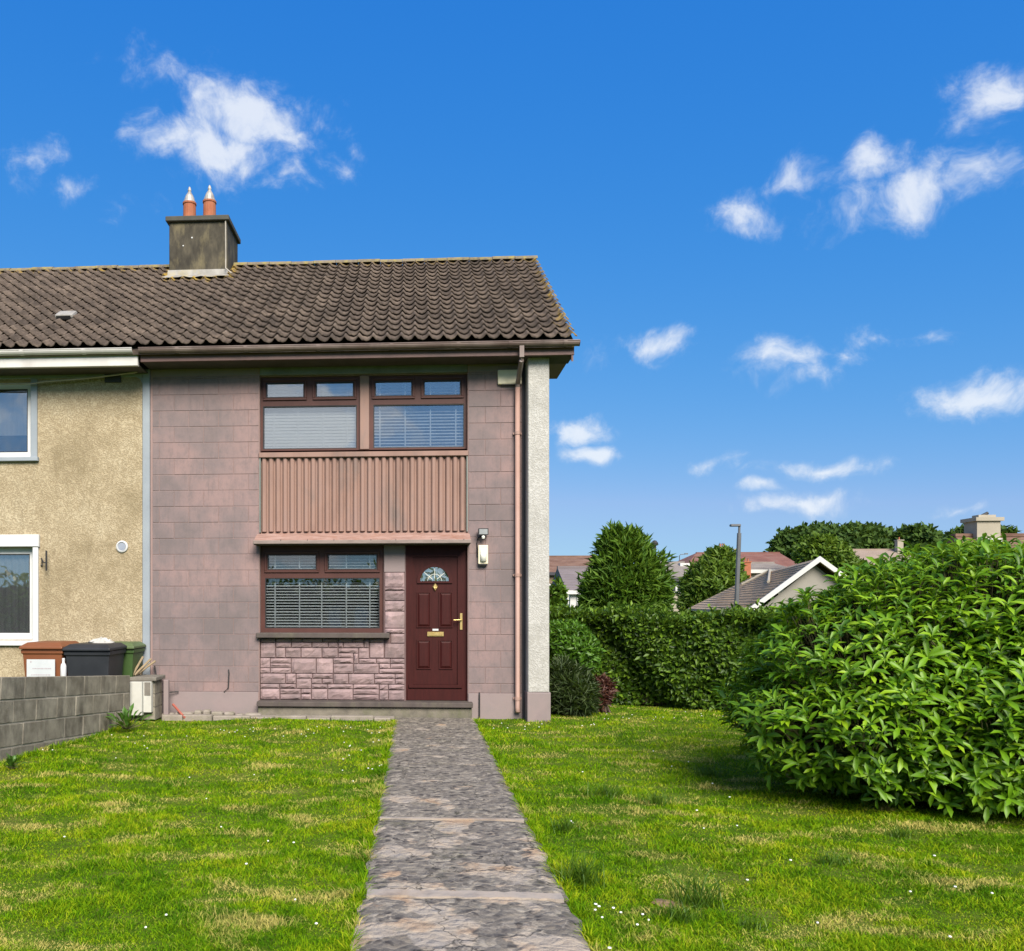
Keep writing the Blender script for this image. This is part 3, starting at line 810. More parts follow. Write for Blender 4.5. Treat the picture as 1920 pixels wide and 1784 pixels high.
# downpipe
dxp = X(970.5, FY - .06)
yp, yg = FY - .06, EY + .022
dp = B()
dp.box(dxp - .030, dxp + .030, yg - .035, yg + .03, 4.93, 5.085)
dp.tube([(dxp, yg, 4.95), (dxp, yg + .02, 4.90), (dxp, yp - .03, 4.70), (dxp, yp, 4.64)], .034, 10)
dpo = dp.go('rain_hopper', 'gutter', house)
B().tube([(dxp, yp, 4.645), (dxp + .0, yp, .16), (dxp, yp - .03, .09)], .036, 12).go('downpipe', 'pipe', house, True)
for zz in (3.98, 1.99, .26):
    B().tube([(dxp, yp, zz), (dxp, yp, zz + .045)], .043, 12).box(dxp - .06, dxp + .06, yp + .03, FY + .01, zz + .008, zz + .036).go('pipe_clip', 'pipe', house)

# roof
roof = B()
ny, nz = -math.sin(SL), math.cos(SL)
def rp(x, s, up=0.0):
    """point on the front roof slope, s metres up from the eaves"""
    return (x, EY + s * math.cos(SL) + ny * up, EZ + s * math.sin(SL) + nz * up)
SLEN = math.hypot(RY - EY, RZ - EZ)
def deck(x0, x1):
    yb, zb = 2 * RY - EY, EZ
    b = B()
    b.prism([(EY + .02, EZ - .03), (RY, RZ - .02), (yb, zb), (yb, zb - .10), (RY, RZ - .16), (EY + .02, EZ - .10)], x0, x1)
    return b
roof_o = deck(XL + .002, VX - .03).go('roof', 'tile', house)
B().prism([(EY + .1, EZ - .12), (RY, RZ - .17), (2 * RY - EY, EZ - .12), (2 * RY - EY, EZ - .27), (RY, RZ - .33), (EY + .1, EZ - .27)], VX - .055, VX - .03).go('barge_board', 'fascia', roof_o)
TW, NR = .1905, 18
TG = SLEN / NR
def tile_mesh():
    """one interlocking tile: S-shaped cross-section with a thick lower edge"""
    us = [0, .22, .42, .52, .60, .68, .76, .86, 1]; n = 8
    def pf(u): return .052 * math.exp(-((u - .66) / .15) ** 2) - .012 * math.sin(math.pi * min(1, u / .45)) - .008
    v = []
    for (s, up, dz) in ((TG + .05, .018, 0), (-.015, .064, 0), (-.015, .064, -.018)):
        for u in us: v.append((u * (TW + .004), s, up + pf(u) + dz))
    f = []
    for k in range(n):
        f.append((k, n + 1 + k, n + 2 + k, k + 1)); f.append((n + 1 + k, 2 * n + 2 + k, 2 * n + 3 + k, n + 2 + k))
    f.append((0, 2 * (n + 1), n + 1)); f.append((n, 2 * n + 1, 3 * n + 2))
    return v, f
tv, tf = tile_mesh()
tile_me = None
RM = Matrix(((1, 0, 0), (0, math.cos(SL), -math.sin(SL)), (0, math.sin(SL), math.cos(SL))))
cx_ = (X(317, 14.55) - .03, X(425.5, 14.55) + .03)
def lay_tiles(xa, ncol, parent, nsingle, rightward):
    global tile_me
    cells = []
    for r in range(NR):
        for c in range(ncol): cells.append((r, c))
    ch0, ch1, chs = X(310, 14.6), X(440, 14.8), 0
    stuff_v, stuff_f = [], []
    k = 0
    for (r, c) in cells:
        x = xa + c * TW + random.uniform(-.004, .004)
        s = r * TG
        y = EY + s * math.cos(SL)
        if y > 14.5 and x > cx_[0] and x + TW < cx_[1]: continue
        rz = random.uniform(-.012, .012); lift = random.uniform(-.002, .004)
        p = rp(x, s, lift)
        if k < nsingle:
            if tile_me is None:
                o = mk('roof_tile', tv, tf, 'tile', parent, True); tile_me = o.data
            else: o = inst('roof_tile', tile_me, parent)
            o.location = p; o.rotation_euler = (SL, rz * .4, rz)
            k += 1
        else:
            q = len(stuff_v)
            cz_, sz_ = math.cos(rz), math.sin(rz)
            for (a, b, d) in tv:
                w_ = RM @ Vector((a * cz_ - b * sz_, a * sz_ + b * cz_, d)); stuff_v.append((p[0] + w_.x, p[1] + w_.y, p[2] + w_.z))
            stuff_f += [tuple(i + q for i in g) for g in tf]
    if stuff_f:
        o = mk('roof_tile_field', stuff_v, stuff_f, 'tile', parent, True); o['kind'] = 'stuff'
ncol_main = 31
xt0 = VX - .01 - ncol_main * TW
lay_tiles(xt0, ncol_main, roof_o, 299, True)
def ridge_run(xa, xb_, parent):
    n = int(round((xb_ - xa) / .40)); st = (xb_ - xa) / n
    prof = [(.125 * math.cos(math.pi * k / 8), .085 * math.sin(math.pi * k / 8)) for k in range(9)]
    prof2 = prof + [(.105 * math.cos(math.pi * k / 8), .062 * math.sin(math.pi * k / 8)) for k in range(8, -1, -1)]
    o0 = None
    for i in range(n):
        xx = xa + i * st
        if xx > cx_[0] - .12 and xx + st < cx_[1] + .12: continue
        if o0 is None:
            o = B().prism(prof2, 0, st - .006).go('ridge_tile', 'ridge', parent); o0 = o.data
        else: o = inst('ridge_tile', o0, parent)
        o.location = (xx, RY + random.uniform(-.006, .006), RZ + .0 + random.uniform(-.008, .008))
        o.rotation_euler = (0, random.uniform(-.01, .01), random.uniform(-.008, .008))
ridge_run(XL, VX, roof_o)

# chimney stack on the party wall
cY0, cY1 = 14.55, 15.45
cx0, cx1 = X(317, cY0), X(425.5, cY0)
ct = at(370, 416, cY0).z
st = B().box(cx0, cx1, cY0, cY1, 7.0, ct).go('chimney_stack', 'stack', house)
bevel(st, .012, 1)
bevel(B().box(cx0 - .05, cx1 + .045, cY0 - .06, cY1 + .06, ct - .002, ct + .085).go('chimney_cap', 'stack_cap', st), .01, 1)
for px, hh in ((355.5, .0), (393, .02)):
    pxx = X(px, 15.0); b0 = ct + .08
    B().lathe([(.15, 0), (.14, .03), (.118, .06), (.112, .42 + hh), (.124, .43 + hh), (.124, .46 + hh), (.105, .46 + hh)], (pxx, 15.0, b0), 16).go('chimney_pot', 'clay', st, False)
    B().lathe([(.112, .0), (.106, .02), (.068, .13), (.026, .20)], (pxx, 15.0, b0 + .462 + hh), 12).lathe([(.028, 0), (.034, .03), (.02, .08), (.004, .10)], (pxx, 15.0, b0 + .66 + hh), 8).go('pot_cowl', 'zinc', st)
# flashing apron dressed over the tiles
zfl = EZ + (cY0 - EY) * math.tan(SL)
fv = []; ff = []
n = 12
for k in range(n + 1):
    u = k / n; xx = cx0 - .02 + (cx1 - cx0 + .04) * u
    fv += [(xx, cY0 - .012, zfl + .17), (xx, cY0 - .03, zfl + .075 ), (xx + (u - .5) * .12, cY0 - .20, zfl - .02 + random.uniform(-.015, .012))]
for k in range(n):
    for j in range(2): q = k * 3 + j; ff.append((q, q + 1, q + 4, q + 3))
mk('flashing', fv, ff, 'lead', st)
B().tube([(cx1 - .02, cY0 - .02, ct), (cx1 - .015, cY0 - .025, 7.6), (cx1 + .0, cY0 - .10, 7.42), (cx1 + .12, cY0 - .17, 7.30)], .012, 6).go('aerial_cable', 'wire', st)
for (q, r_) in ((343.5, .012), (360, .014)):
    c_ = at(q, 461 if q < 350 else 446, cY0 - .004)
    B().lathe([(.001, 0), (r_, .001), (.001, .002)], (0, 0, 0), 8).go('lichen_spot', 'white_plastic', st).matrix_local = Matrix.Translation(c_) @ Matrix.Rotation(R(90), 4, 'X')

# ------------------------------------------------------------------ blinds behind the glass
def blind(x0, x1, z0, z1, Y, tilt, cords, label, pitch=.0455, wdt=.048):
    t = thing('venetian_blind', label, 'blind', 'venetian blinds of the pink house')
    B().box(x0, x1, Y - .025, Y + .025, z1 - .035, z1).go('head_rail', 'slat', t)
    me = None; zz = z1 - .06; i = 0
    while zz > z0 + .03:
        if me is None:
            h = wdt / 2
            o = mk('slat', [(0, -h, 0), (x1 - x0, -h, 0), (x1 - x0, 0, .005), (0, 0, .005), (0, h, 0), (x1 - x0, h, 0),
                            (0, -h, -.0015), (x1 - x0, -h, -.0015), (x1 - x0, 0, .0035), (0, 0, .0035), (0, h, -.0015), (x1 - x0, h, -.0015)],
                   [(0, 1, 2, 3), (3, 2, 5, 4), (9, 8, 7, 6), (10, 11, 8, 9), (0, 6, 7, 1), (4, 5, 11, 10)], 'slat', t); me = o.data
        else: o = inst('slat', me, t)
        o.location = (x0, Y, zz); o.rotation_euler = (R(tilt + random.uniform(-3, 3)), random.uniform(-.0012, .0012), 0)
        zz -= pitch; i += 1
    B().box(x0, x1, Y - .022, Y + .022, z0, z0 + .018).go('bottom_rail', 'slat', t)
    for c in cords:
        xx = x0 + (x1 - x0) * c
        B().box(xx - .009, xx + .009, Y - .034, Y - .032, z0 + .01, z1 - .03).go('ladder_tape', 'slat', t)
    return t
zlo, zhi = Z(846, Y2) + .03, Z(706, Y2) - .02
blind(X(490, Y2), X(672, Y2), zlo, zhi, Y2 + .13, 70, (.12, .37, .63, .88), 'nearly closed white venetian blind in the left upper window')
blind(X(696, Y2), X(873, Y2), zlo, zhi, Y2 + .13, 30, (.09, .36, .63, .90), 'half open white venetian blind in the right upper window')
blind(X(494, Y3), X(715, Y3), Z(1180, Y3), Z(1030, Y3), Y3 + .13, 24, (.09, .30, .49, .70, .90), 'open white venetian blind in the ground floor window', .042)

# ------------------------------------------------------------------ fittings on the front wall
t = thing('alarm_box', 'cream burglar alarm box high on the pink wall behind the downpipe', 'alarm box')
a, b = at(933, 722, FY - .02), at(978, 694, FY - .02)
bevel(B().box(a.x, b.x, FY - .055, FY - .003, a.z, b.z).go('casing', 'cream_plastic', t), .016, 2)
B().box(a.x + .05, b.x - .05, FY - .047, FY - .01, a.z - .012, a.z - .001).go('sounder_grille', 'black_plastic', t)
t = thing('floodlight', 'small black security floodlight above the cream wall lamp', 'floodlight')
c = at(906, 998, FY - .09)
B().prism([(FY - .13, c.z - .045), (FY - .13, c.z + .05), (FY - .04, c.z + .035), (FY - .04, c.z - .03)], c.x - .07, c.x + .07).go('casing', 'black_plastic', t)
B().box(c.x - .057, c.x + .057, FY - .134, FY - .131, c.z - .033, c.z + .038).go('lamp_glass', 'floodglass', t)
B().tube([(c.x, FY - .001, c.z - .05), (c.x, FY - .05, c.z - .05), (c.x, FY - .08, c.z - .03)], .014, 8).go('arm', 'black_plastic', t)
B().lathe([(.002, -.03), (.02, -.022), (.026, 0), (.022, .02)], (c.x, FY - .10, c.z - .07), 10).go('sensor', 'lens', t)
t = thing('wall_lamp', 'cream bulkhead wall lamp beside the front door', 'wall lamp')
a, b = at(896.5, 1058, FY - .05), at(915, 1022.5, FY - .05)
bevel(B().box(a.x, b.x, FY - .075, FY - .003, a.z, b.z).go('casing', 'cream_plastic', t), .012, 2)
B().prism([((a.x + b.x) / 2 + .046 * math.cos(q), FY - .074 + .034 * math.sin(q)) for q in [math.pi + math.pi * k / 8 for k in range(9)]], a.z + .035, b.z - .06, 'z').go('diffuser', 'lens', t, True)
B().box(a.x + .01, b.x - .01, FY - .07, FY - .004, a.z - .018, a.z - .001).go('foot', 'black_plastic', t)
tag(B().tube([(a.x - .012, FY - .008, a.z + .1), (a.x - .014, FY - .008, a.z + .3), (a.x + .0, FY - .008, b.z + .1), (c.x - .02, FY - .008, c.z - .05)], .008, 6).go('lamp_cable', 'dark_wire'), 'short dark cable joining the floodlight and the wall lamp', 'cable')
q0, q1 = at(899, 1300, FY - .03), at(899, 1348, FY - .03)
tag(B().tube([(q0.x, FY - .03, 0), (q0.x, FY - .03, q0.z - .02), (q0.x, FY - .018, q0.z), (q0.x, FY, q0.z)], .010, 7).go('waste_pipe', 'dark_wire'), 'thin black pipe rising from the grass right of the door step', 'pipe')
q0, q1 = at(428, 1256, FY - .03), at(420, 1298, FY - .03)
tag(B().tube([(q1.x, FY - .02, q1.z), (q0.x, FY - .025, q1.z + .06), (q0.x + .01, FY - .025, q0.z - .05), (q0.x, FY - .01, q0.z)], .009, 7).go('wall_cable', 'dark_wire'), 'short black bent cable low on the left part of the pink wall', 'cable')

# ------------------------------------------------------------------ neighbour
nb = thing('terraced_house', 'yellow roughcast terraced house with white windows joined to the pink house', 'house')
NX0 = -9.6
NF = FY + .01
ul, ur, uz0, uz1 = X(-190), X(58), Z(858, FY, 60), Z(714, FY, 60)
ll, lr, lz0_, lz1_ = X(-190), X(62), Z(1200, FY, 60), Z(1026, FY, 60)
wb = B()
wb.box(max(ur, lr), XL - .10, NF, NF + .27, 0, 5.0)
wb.box(NX0, ul, NF, NF + .27, 0, 5.0)
xm = max(ur, lr)
wb.box(ul, xm, NF, NF + .27, uz1, 5.0).box(ul, xm, NF, NF + .27, lz1_, uz0).box(ul, xm, NF, NF + .27, 0, lz0_)
wb.box(ur, xm, NF, NF + .27, uz0, uz1)
wb.box(NX0, XL - .1, 18.4, 18.65, 0, 5.0).box(NX0, NX0 + .25, NF + .27, 18.4, 0, 5.0)
nw = wb.go('wall', 'yellow_render', nb)
B().box(NX0 + .3, XL - .15, NF + .9, NF + 1.0, 0, 4.98).box(NX0 + .3, XL - .15, NF + .28, NF + .9, 2.5, 2.6).go('room_lining', 'room', nb)
B().cbox(XL - .115, XL - .006, NF - .025, NF + .2, 0, 5.0, .01).go('corner_strip', 'blue_trim', nb)
B().box(XL - .006, XL + .03, NF + .02, NF + .2, 0, 5.0).go('party_joint', 'dark_reveal', nb)
B().cbox(NX0, XL - .116, NF - .022, NF - .001, Z(709, FY, 150), 5.0, .006).add([(XL - .116, NF - .021, Z(709, FY, 150)), (XL - .116, NF - .021, Z(722, FY, 150)), (XL - .14, NF - .021, Z(714, FY, 150)), (XL - .21, NF - .021, Z(709, FY, 150))], [(0, 3, 2, 1)]).go('eaves_band', 'blue_trim', nb)
B().cbox(ur, X(70), NF - .024, NF + .12, Z(864, FY, 60), Z(709.5, FY, 60), .006).cbox(ul - .1, X(73), NF - .06, NF + .12, Z(865.5, FY, 60), uz0, .006).go('window_surround', 'blue_trim', nb)
def white_window(l, r, z0, z1, Y, name, split):
    g = .095
    ps = [(l + g, split - .05, z0 + g, z1 - g, False), (split + .05, r - g, z0 + g, z1 - g, False)]
    o = window(name, l + .002, r - .002, z0 + .002, z1 - .002, ps, nb, Y, 'white_plastic', 'glass_side', .06, .014)
    B().cbox(l - .02, r + .02, Y - .05, Y + .01, z0 - .01, z0 + .035, .006).go('sill', 'white_plastic', o)
    return o
white_window(ul, ur, uz0, uz1, NF + .09, 'window', X(-90))['label'] = 'upper white window cut by the photo edge'
white_window(ll, lr, lz0_, lz1_, NF + .09, 'window', X(-90))['label'] = 'ground floor white window with grey curtains'
B().cbox(lr + .001, X(72.5), NF - .035, NF + .1, Z(1208, FY, 60), lz1_, .006).cbox(ll - .2, X(74.5), NF - .05, NF + .1, lz1_ + .001, Z(1003, FY, 60), .008).cbox(ll - .2, X(73), NF - .055, NF + .1, Z(1211, FY, 60), lz0_ - .012, .006).go('window_surround', 'white_plastic', nb)
# net curtains
cv = []; cf = []
n = 90; xa_, xb_ = ll + .05, lr - .05
for k in range(n + 1):
    xx = xa_ + (xb_ - xa_) * k / n
    for zz in (lz0_ + .05, lz1_ - .05): cv.append((xx, NF + .19 + .018 * math.sin(k * 1.25), zz))
for k in range(n): cf.append((2 * k, 2 * k + 2, 2 * k + 3, 2 * k + 1))
tag(mk('curtain', cv, cf, 'curtain', None, True), 'grey pleated curtain behind the white ground floor window', 'curtain')
tag(B().box(ul + .05, ur - .02, NF + .18, NF + .185, uz0 + .36, uz1 - .02).go('roller_blind', 'curtain'), 'pale roller blind half way down in the white upper window', 'blind')
# eaves, gutter
zw0 = at(130, 689, fy).z
B().cbox(NX0, XL - .03, fy - .03, fy + .03, zw0, 5.13, .004).go('fascia', 'white_fascia', nb)
B().box(NX0, XL - .03, fy + .031, FY + .03, zw0 + .012, zw0 + .03).go('soffit', 'soffit', nb)
g2, gp2 = gutter(NX0, XL - .08, 'white_fascia', nb)
for xx in (-8.8, -7.6, -6.4, -5.5, -4.62):
    B().prism([(EY + .022 + (q[0] - EY - .022) * 1.1, 5.135 + (q[1] - 5.135) * 1.1) for q in gp2], xx, xx + .055).go('gutter_bracket', 'white_fascia', g2)
n_roof = deck(NX0, XL - .002).go('roof', 'tile', nb)
nc = 28
lay_tiles(xt0 - nc * TW, nc, n_roof, 299, False)
ridge_run(xt0 - 14 * .405, XL, n_roof)
# roof vent
vp = rp(at(124, 610, 12.2).x, .80)
vp = Vector(rp(at(126, 612, 12.55).x, (12.55 - EY) / math.cos(SL), .055))
bevel(B().box(-.14, .14, -.10, .14, 0, .075).go('roof_vent', 'lead', n_roof), .036, 2).matrix_local = Matrix.Translation(vp) @ Matrix.Rotation(SL, 4, 'X')
B().box(-.11, .11, -.106, -.101, .004, .058).go('vent_mouth', 'black_plastic', n_roof).matrix_local = Matrix.Translation(vp) @ Matrix.Rotation(SL, 4, 'X')
# vents in the wall
c = at(228, 1025, FY - .02)
rv = B().lathe([(.04, 0), (.078, 0), (.088, .008), (.084, .022), (.066, .03), (.058, .014), (.01, .012)], (0, 0, 0), 24).go('round_vent', 'white_plastic', nb)
rv.matrix_local = Matrix.Translation((c.x, NF - .001, c.z)) @ Matrix.Rotation(R(90), 4, 'X')
B().lathe([(.001, .016), (.056, .016), (.056, .020), (.001, .021)], (0, 0, 0), 20).go('vent_cover', surf('vent_grey', [(.20, .23, .29), (.26, .29, .35)], 6, .5), rv)
a, b = at(197, 718, FY), at(227, 701, FY)
gv_ = B().box(a.x, b.x, NF - .03, NF - .005, a.z, b.z)
for k in range(3): gv_.box(a.x + .02, b.x - .02, NF - .036, NF - .031, a.z + .02 + k * .038, a.z + .036 + k * .038)
gv_.go('air_brick', 'dark_reveal', nb)
# bracket left from a hanging sign
t = thing('wall_bracket', 'rusty iron bracket on the yellow wall beside the lower white window', 'bracket')
c = at(84, 1050, FY - .05)
B().box(c.x + .035, c.x + .055, NF - .12, NF - .10, c.z - .16, c.z + .13).go('upright', 'dark_wire', t)
B().tube([(c.x - .07, NF + .01, c.z - .03), (c.x - .05, NF - .06, c.z + .02), (c.x + .0, NF - .10, c.z - .04), (c.x + .045, NF - .11, c.z - .05)], .009, 7).tube([(c.x - .06, NF - .02, c.z - .09), (c.x - .06, NF - .02, c.z - .01)], .008, 6).tube([(c.x - .08, NF + .01, c.z - .09), (c.x - .055, NF - .04, c.z - .07)], .012, 6).go('arm', 'dark_wire', t)
# cable slung below the white gutter
pts = []
for k in range(25):
    u = k / 24; xx = NX0 + 2 + (XL - .16 - NX0 - 2) * u
    pts.append((xx, FY - .10, 4.905 - .13 * (1 - (2 * u - 1) ** 2) * (1 if u < .6 else .85) + .03 * u))
tag(B().tube(pts, .012, 7).go('slung_cable', 'wire'), 'pale cable sagging below the white gutter', 'cable')
c = at(249, 690, FY - .05)
tag(B().tube([(c.x - .11, FY - .05, c.z + .03), (c.x - .105, FY - .055, c.z - .04), (c.x - .05, FY - .06, c.z - .08), (c.x + .03, FY - .06, c.z - .075), (c.x + .08, FY - .055, c.z - .02), (c.x + .09, FY - .05, c.z + .04)], .011, 7).go('cable_loop', 'wire'), 'small pale loop of cable where the white and brown gutters meet', 'cable')

# ------------------------------------------------------------------ block wall between the gardens
gw = B().box(-7.0, .0, .008, .098, -1.5, -.008).go('garden_wall', 'pale_mortar')
tag(gw, 'grey concrete block wall sloping down to the houses', 'wall')
gw.matrix_world = Matrix.Translation((-3.87, 11.28, .640)) @ Matrix.Rotation(R(85.76), 4, 'Z') @ Matrix.Rotation(math.atan(.0775), 4, 'Y')
wcache = {}
for r in range(6):
    x = -.0; first = True
    ztop_ = -.0 - r * .238
    x = -.20 if r % 2 else 0.0
    segs = ([(-.20, 0.0)] if r % 2 else [])
    while x > -6.9:
        segs.append((x - .45, x)); x -= .45
    for (a, b) in segs:
        key = round(b - a, 3)
        if key not in wcache:
            o = B().cbox(0, key - .012, 0, .1, 0, .226, .007).go('block', 'concrete_block', gw); wcache[key] = o.data
        else: o = inst('block', wcache[key], gw)
        o.location = (a + .006, random.uniform(-.003, .004), ztop_ - .232 + .003)
        o.rotation_euler = (0, random.uniform(-.004, .004), random.uniform(-.004, .004))
# gate pier with meter box
pier = thing('gate_pier', 'short block pier with dark coping at the end of the garden wall', 'pier')
a, b = at(240, 1345, 11.5), at(290, 1345, 11.5)
pz = at(262, 1277, 11.5).z
for k in range(3):
    h = pz / 3
    B().cbox(a.x + .02, b.x - .005, 11.52, 11.86, k * h, (k + 1) * h - .012, .008).go('block', 'concrete_block', pier)
B().box(a.x + .03, b.x - .015, 11.53, 11.85, 0, pz - .01).go('mortar_core', 'pale_mortar', pier)
cp = bevel(B().box(a.x - .03, b.x + .035, 11.45, 11.90, pz, pz + .055).go('coping', 'coping', pier), .014, 2)
t = thing('meter_box', 'white electricity meter box fixed to the block pier', 'meter box')
a2, b2 = at(243, 1342, 11.38), at(266, 1279, 11.38)
bevel(B().box(a2.x, b2.x, 11.38, 11.50, a2.z, b2.z).go('casing', 'meter', t), .006, 1)
B().box(a2.x - .035, a2.x - .002, 11.40, 11.515, a2.z, b2.z).go('side_flange', 'plinth', t)
c2 = at(284, 1279, 11.44)
B().box(b2.x + .004, c2.x, 11.43, 11.515, a2.z + .04, b2.z).go('cover', 'meter', t)
B().box(b2.x + .02, c2.x - .01, 11.424, 11.429, b2.z - .19, b2.z - .01).go('window', 'coping', t)
# stakes lying on the pier
for i, (sx, ex, ez) in enumerate(((248, 268, 1232), (252, 283, 1236), (255, 291, 1240), (262, 280, 1245))):
    s_, e_ = at(sx, 1270, 11.55 + .05 * i), at(ex, ez, 11.75 + .04 * i)
    s_.z = pz + .07
    B_ = B().tube([s_, e_], .017 if i != 3 else .012, 7)
    tag(B_.go('wooden_stake', 'timber'), ['leftmost weathered stake leaning on the pier top', 'second weathered stake from the left on the pier top', 'longest weathered stake on the pier top leaning right', 'thin short stake among those on the pier top'][i], 'stake', 'wooden stakes on the pier')
t = at(312, 1345, 11.75)
tag(bevel(B().box(t.x - .035, t.x + .035, 11.72, 11.79, -.1, at(312, 1275, 11.75).z).go('fence_post', 'plinth'), .006, 1), 'short grey concrete post against the pink wall', 'post')
a, b = at(322, 1322, 11.8), at(338, 1346, 11.6)
tag(B().tube([(a.x, 11.86, a.z), (b.x, 11.7, .05), (b.x + .06, 11.6, .03)], .017, 8).go('broken_pipe', 'rust_pipe'), 'short red broken pipe propped at the foot of the pink wall', 'pipe')
a = at(291, 1255, 11.93); b = at(305, 1300, 11.85)
tag(B().tube([(a.x - .02, 11.96, a.z + .05), (a.x + .01, 11.95, a.z - .1), (a.x + .05, 11.93, b.z + .05), (b.x, 11.9, b.z), (b.x + .2, 11.96, b.z + .01)], .009, 7).go('wall_cable', 'dark_wire'), 'dark cable curving across the wall corner above the grey post', 'cable')

# ------------------------------------------------------------------ wheelie bins
def bin_(px0, px1, Y, ztop, body, lid, label, hinge=.0, depth=.62):
    a, b = at(px0, 1134, Y).x, at(px1, 1134, Y).x
    t = thing('wheelie_bin', label, 'bin', 'wheelie bins behind the wall')
    wd = b - a; m = (a + b) / 2; h = ztop - .10
    def ring(k, z, y0, y1): return [(m - k, y0, z), (m + k, y0, z), (m + k, y1, z), (m - k, y1, z)]
    w0, w1 = wd * .36, wd * .455
    v = ring(w0, .06, Y + .08, Y + depth - .10) + ring(w1, h - .06, Y + .01, Y + depth - .02) + ring(w1 + .018, h - .055, Y - .008, Y + depth) + ring(w1 + .018, h, Y - .008, Y + depth)
    f = [(3, 2, 1, 0), (12, 13, 14, 15)]
    for r in range(3):
        for i in range(4): f.append((r * 4 + i, r * 4 + (i + 1) % 4, r * 4 + 4 + (i + 1) % 4, r * 4 + 4 + i))
    bevel(mk('body', v, f, body, t), .012, 2)
    l0 = wd / 2
    v = ring(l0, h + .004, Y - .045, Y + depth + .02) + ring(l0, h + .038, Y - .045, Y + depth + .02) + ring(l0 - .07, ztop - .01, Y + .05, Y + depth - .04)
    f = [(3, 2, 1, 0), (8, 9, 10, 11)]
    for r in range(2):
        for i in range(4): f.append((r * 4 + i, r * 4 + (i + 1) % 4, r * 4 + 4 + (i + 1) % 4, r * 4 + 4 + i))
    lo = bevel(mk('lid', v, f, lid, t), .012, 2)
    B().tube([(m - w1, Y + depth + .05, h - .02), (m + w1, Y + depth + .05, h - .02)], .016, 8).go('handle', body, t)
    for s in (-1, 1):
        B().tube([(m + s * w0 - s * .02, Y + depth - .06, .10), (m + s * (w0 + .045) - s * .02, Y + depth - .06, .10)], .10, 14).go('wheel', 'black_plastic', t)
    return t, a, b, h
zb = at(80, 1204, 10.75).z
brn, a, b, h = bin_(38, 119, 10.78, zb, 'bin_brown', 'bin_brown', 'brown wheelie bin with a white notice on its front')
bin_(118, 208, 10.80, at(160, 1207, 10.80).z, 'bin_black', 'bin_black', 'charcoal wheelie bin in front of the green one')
bin_(165, 253, 11.46, at(215, 1204, 11.46).z, 'bin_green', 'lid_green', 'green wheelie bin nearest the pink house', depth=.48)
a2, b2 = at(49, 1275, 10.73), at(102, 1237, 10.73)
nt_ = tag(B().box(a2.x, b2.x, 10.745, 10.752, a2.z - .12, b2.z).go('paper_notice', 'sheet'), 'white printed notice on the front of the brown bin', 'notice')
pr = B()
rr = random.Random(3)
for (py, p0, p1) in ((1254, 60, 96), (1266, 58, 92)):
    x = at(p0, py, 10.73).x; xe = at(p1, py, 10.73).x; zz = at(80, py, 10.73).z
    while x < xe:
        wv = rr.uniform(.004, .016); pr.box(x, x + wv, 10.7425, 10.7445, zz - .006, zz + .006); x += wv + rr.uniform(.004, .009)
pr.box(at(56, 1241, 10.73).x, at(58, 1241, 10.73).x, 10.7425, 10.7445, at(80, 1243, 10.73).z, at(80, 1240, 10.73).z)
pr.go('faint_print', 'print', nt_)
c = at(119, 1250, 10.58)
t = thing('plastic_bottle', 'white plastic bottle between the brown and charcoal bins behind the wall', 'bottle')
bx = at(119, 1250, 10.3).x; by = 10.2
bz = at(119, 1266, 10.2).z
bx = -4.14; by = gnd(119, 1268, .73).y; by = 10.28
by = 10.2
bx = at(119, 1240, by).x
bzz = .66
B().lathe([(.030, 0), (.036, .01), (.036, .17), (.030, .20), (.015, .225), (.015, .245)], (bx, by, bzz), 14).go('body', 'white_plastic', t, True)
B().lathe([(.018, 0), (.018, .028), (.014, .032)], (bx, by, bzz + .246), 10).go('cap', 'white_plastic', t)
# crumpled bag on the lids
gv = []; gf = []
c = at(183, 1199, 11.1); n = 16; mm = 6
rr = random.Random(9)
for j in range(mm + 1):
    for k in range(n):
        a = 2 * math.pi * k / n; r_ = 1 - (j / mm) ** 2.2
        q = rr.uniform(.8, 1.15)
        gv.append((c.x + .20 * math.cos(a) * r_ * q, 11.25 + .12 * math.sin(a) * r_ * q, at(183, 1208, 11.1).z + .09 * (j / mm) * rr.uniform(.5, 1.1)))
for j in range(mm):
    for k in range(n): gf.append((j * n + k, j * n + (k + 1) % n, (j + 1) * n + (k + 1) % n, (j + 1) * n + k))
tag(mk('plastic_bag', gv, gf, 'bag'), 'crumpled white bag lying on the bin lids', 'bag')

# ------------------------------------------------------------------ ground and path
def ground_mat():
    m, t, b = newmat('lawn_soil')
    p = pos(t)
    c = ramp(t, noise(t, p, 1.4, 6, .65), [(.045, .10, .005), (.09, .15, .008), (.15, .17, .03)], .32, .66)
    c = mixc(t, mapr(t, noise(t, p, 40, 4, .7), .35, .65, 0, .5), c, (.022, .035, .007))
    t.links.new(c, b.inputs['Base Color']); b.inputs['Roughness'].default_value = .95; b.inputs['Specular IOR Level'].default_value = .1
    bump(t, b, noise(t, p, 60, 5, .7), .8, .02)
    return m
M['soil'] = ground_mat()
def gz(x, y):
    x = np.asarray(x, float); y = np.asarray(y, float)
    h = .022 * np.sin(x * 1.3 + .4) * np.sin(y * .9 + 1.1) + .012 * np.sin(x * 3.1 + y * 2.3)
    flat = np.clip((12.6 - y) / 1.2, 0, 1)
    near = np.exp(-np.maximum(0, np.abs(x - .27) - .6) ** 2 / .12)
    h = h * (1 - .8 * near) - .005
    drop = -1.3 * np.clip((y - 15.5) / 9, 0, 1) ** 1.0 * np.clip(1, 0, 1)
    far = np.clip((np.hypot(x, y) - 60) / 200, 0, 1)
    return h * np.clip((16 - y), 0, 1) + drop * (1 - far) - .6 * far
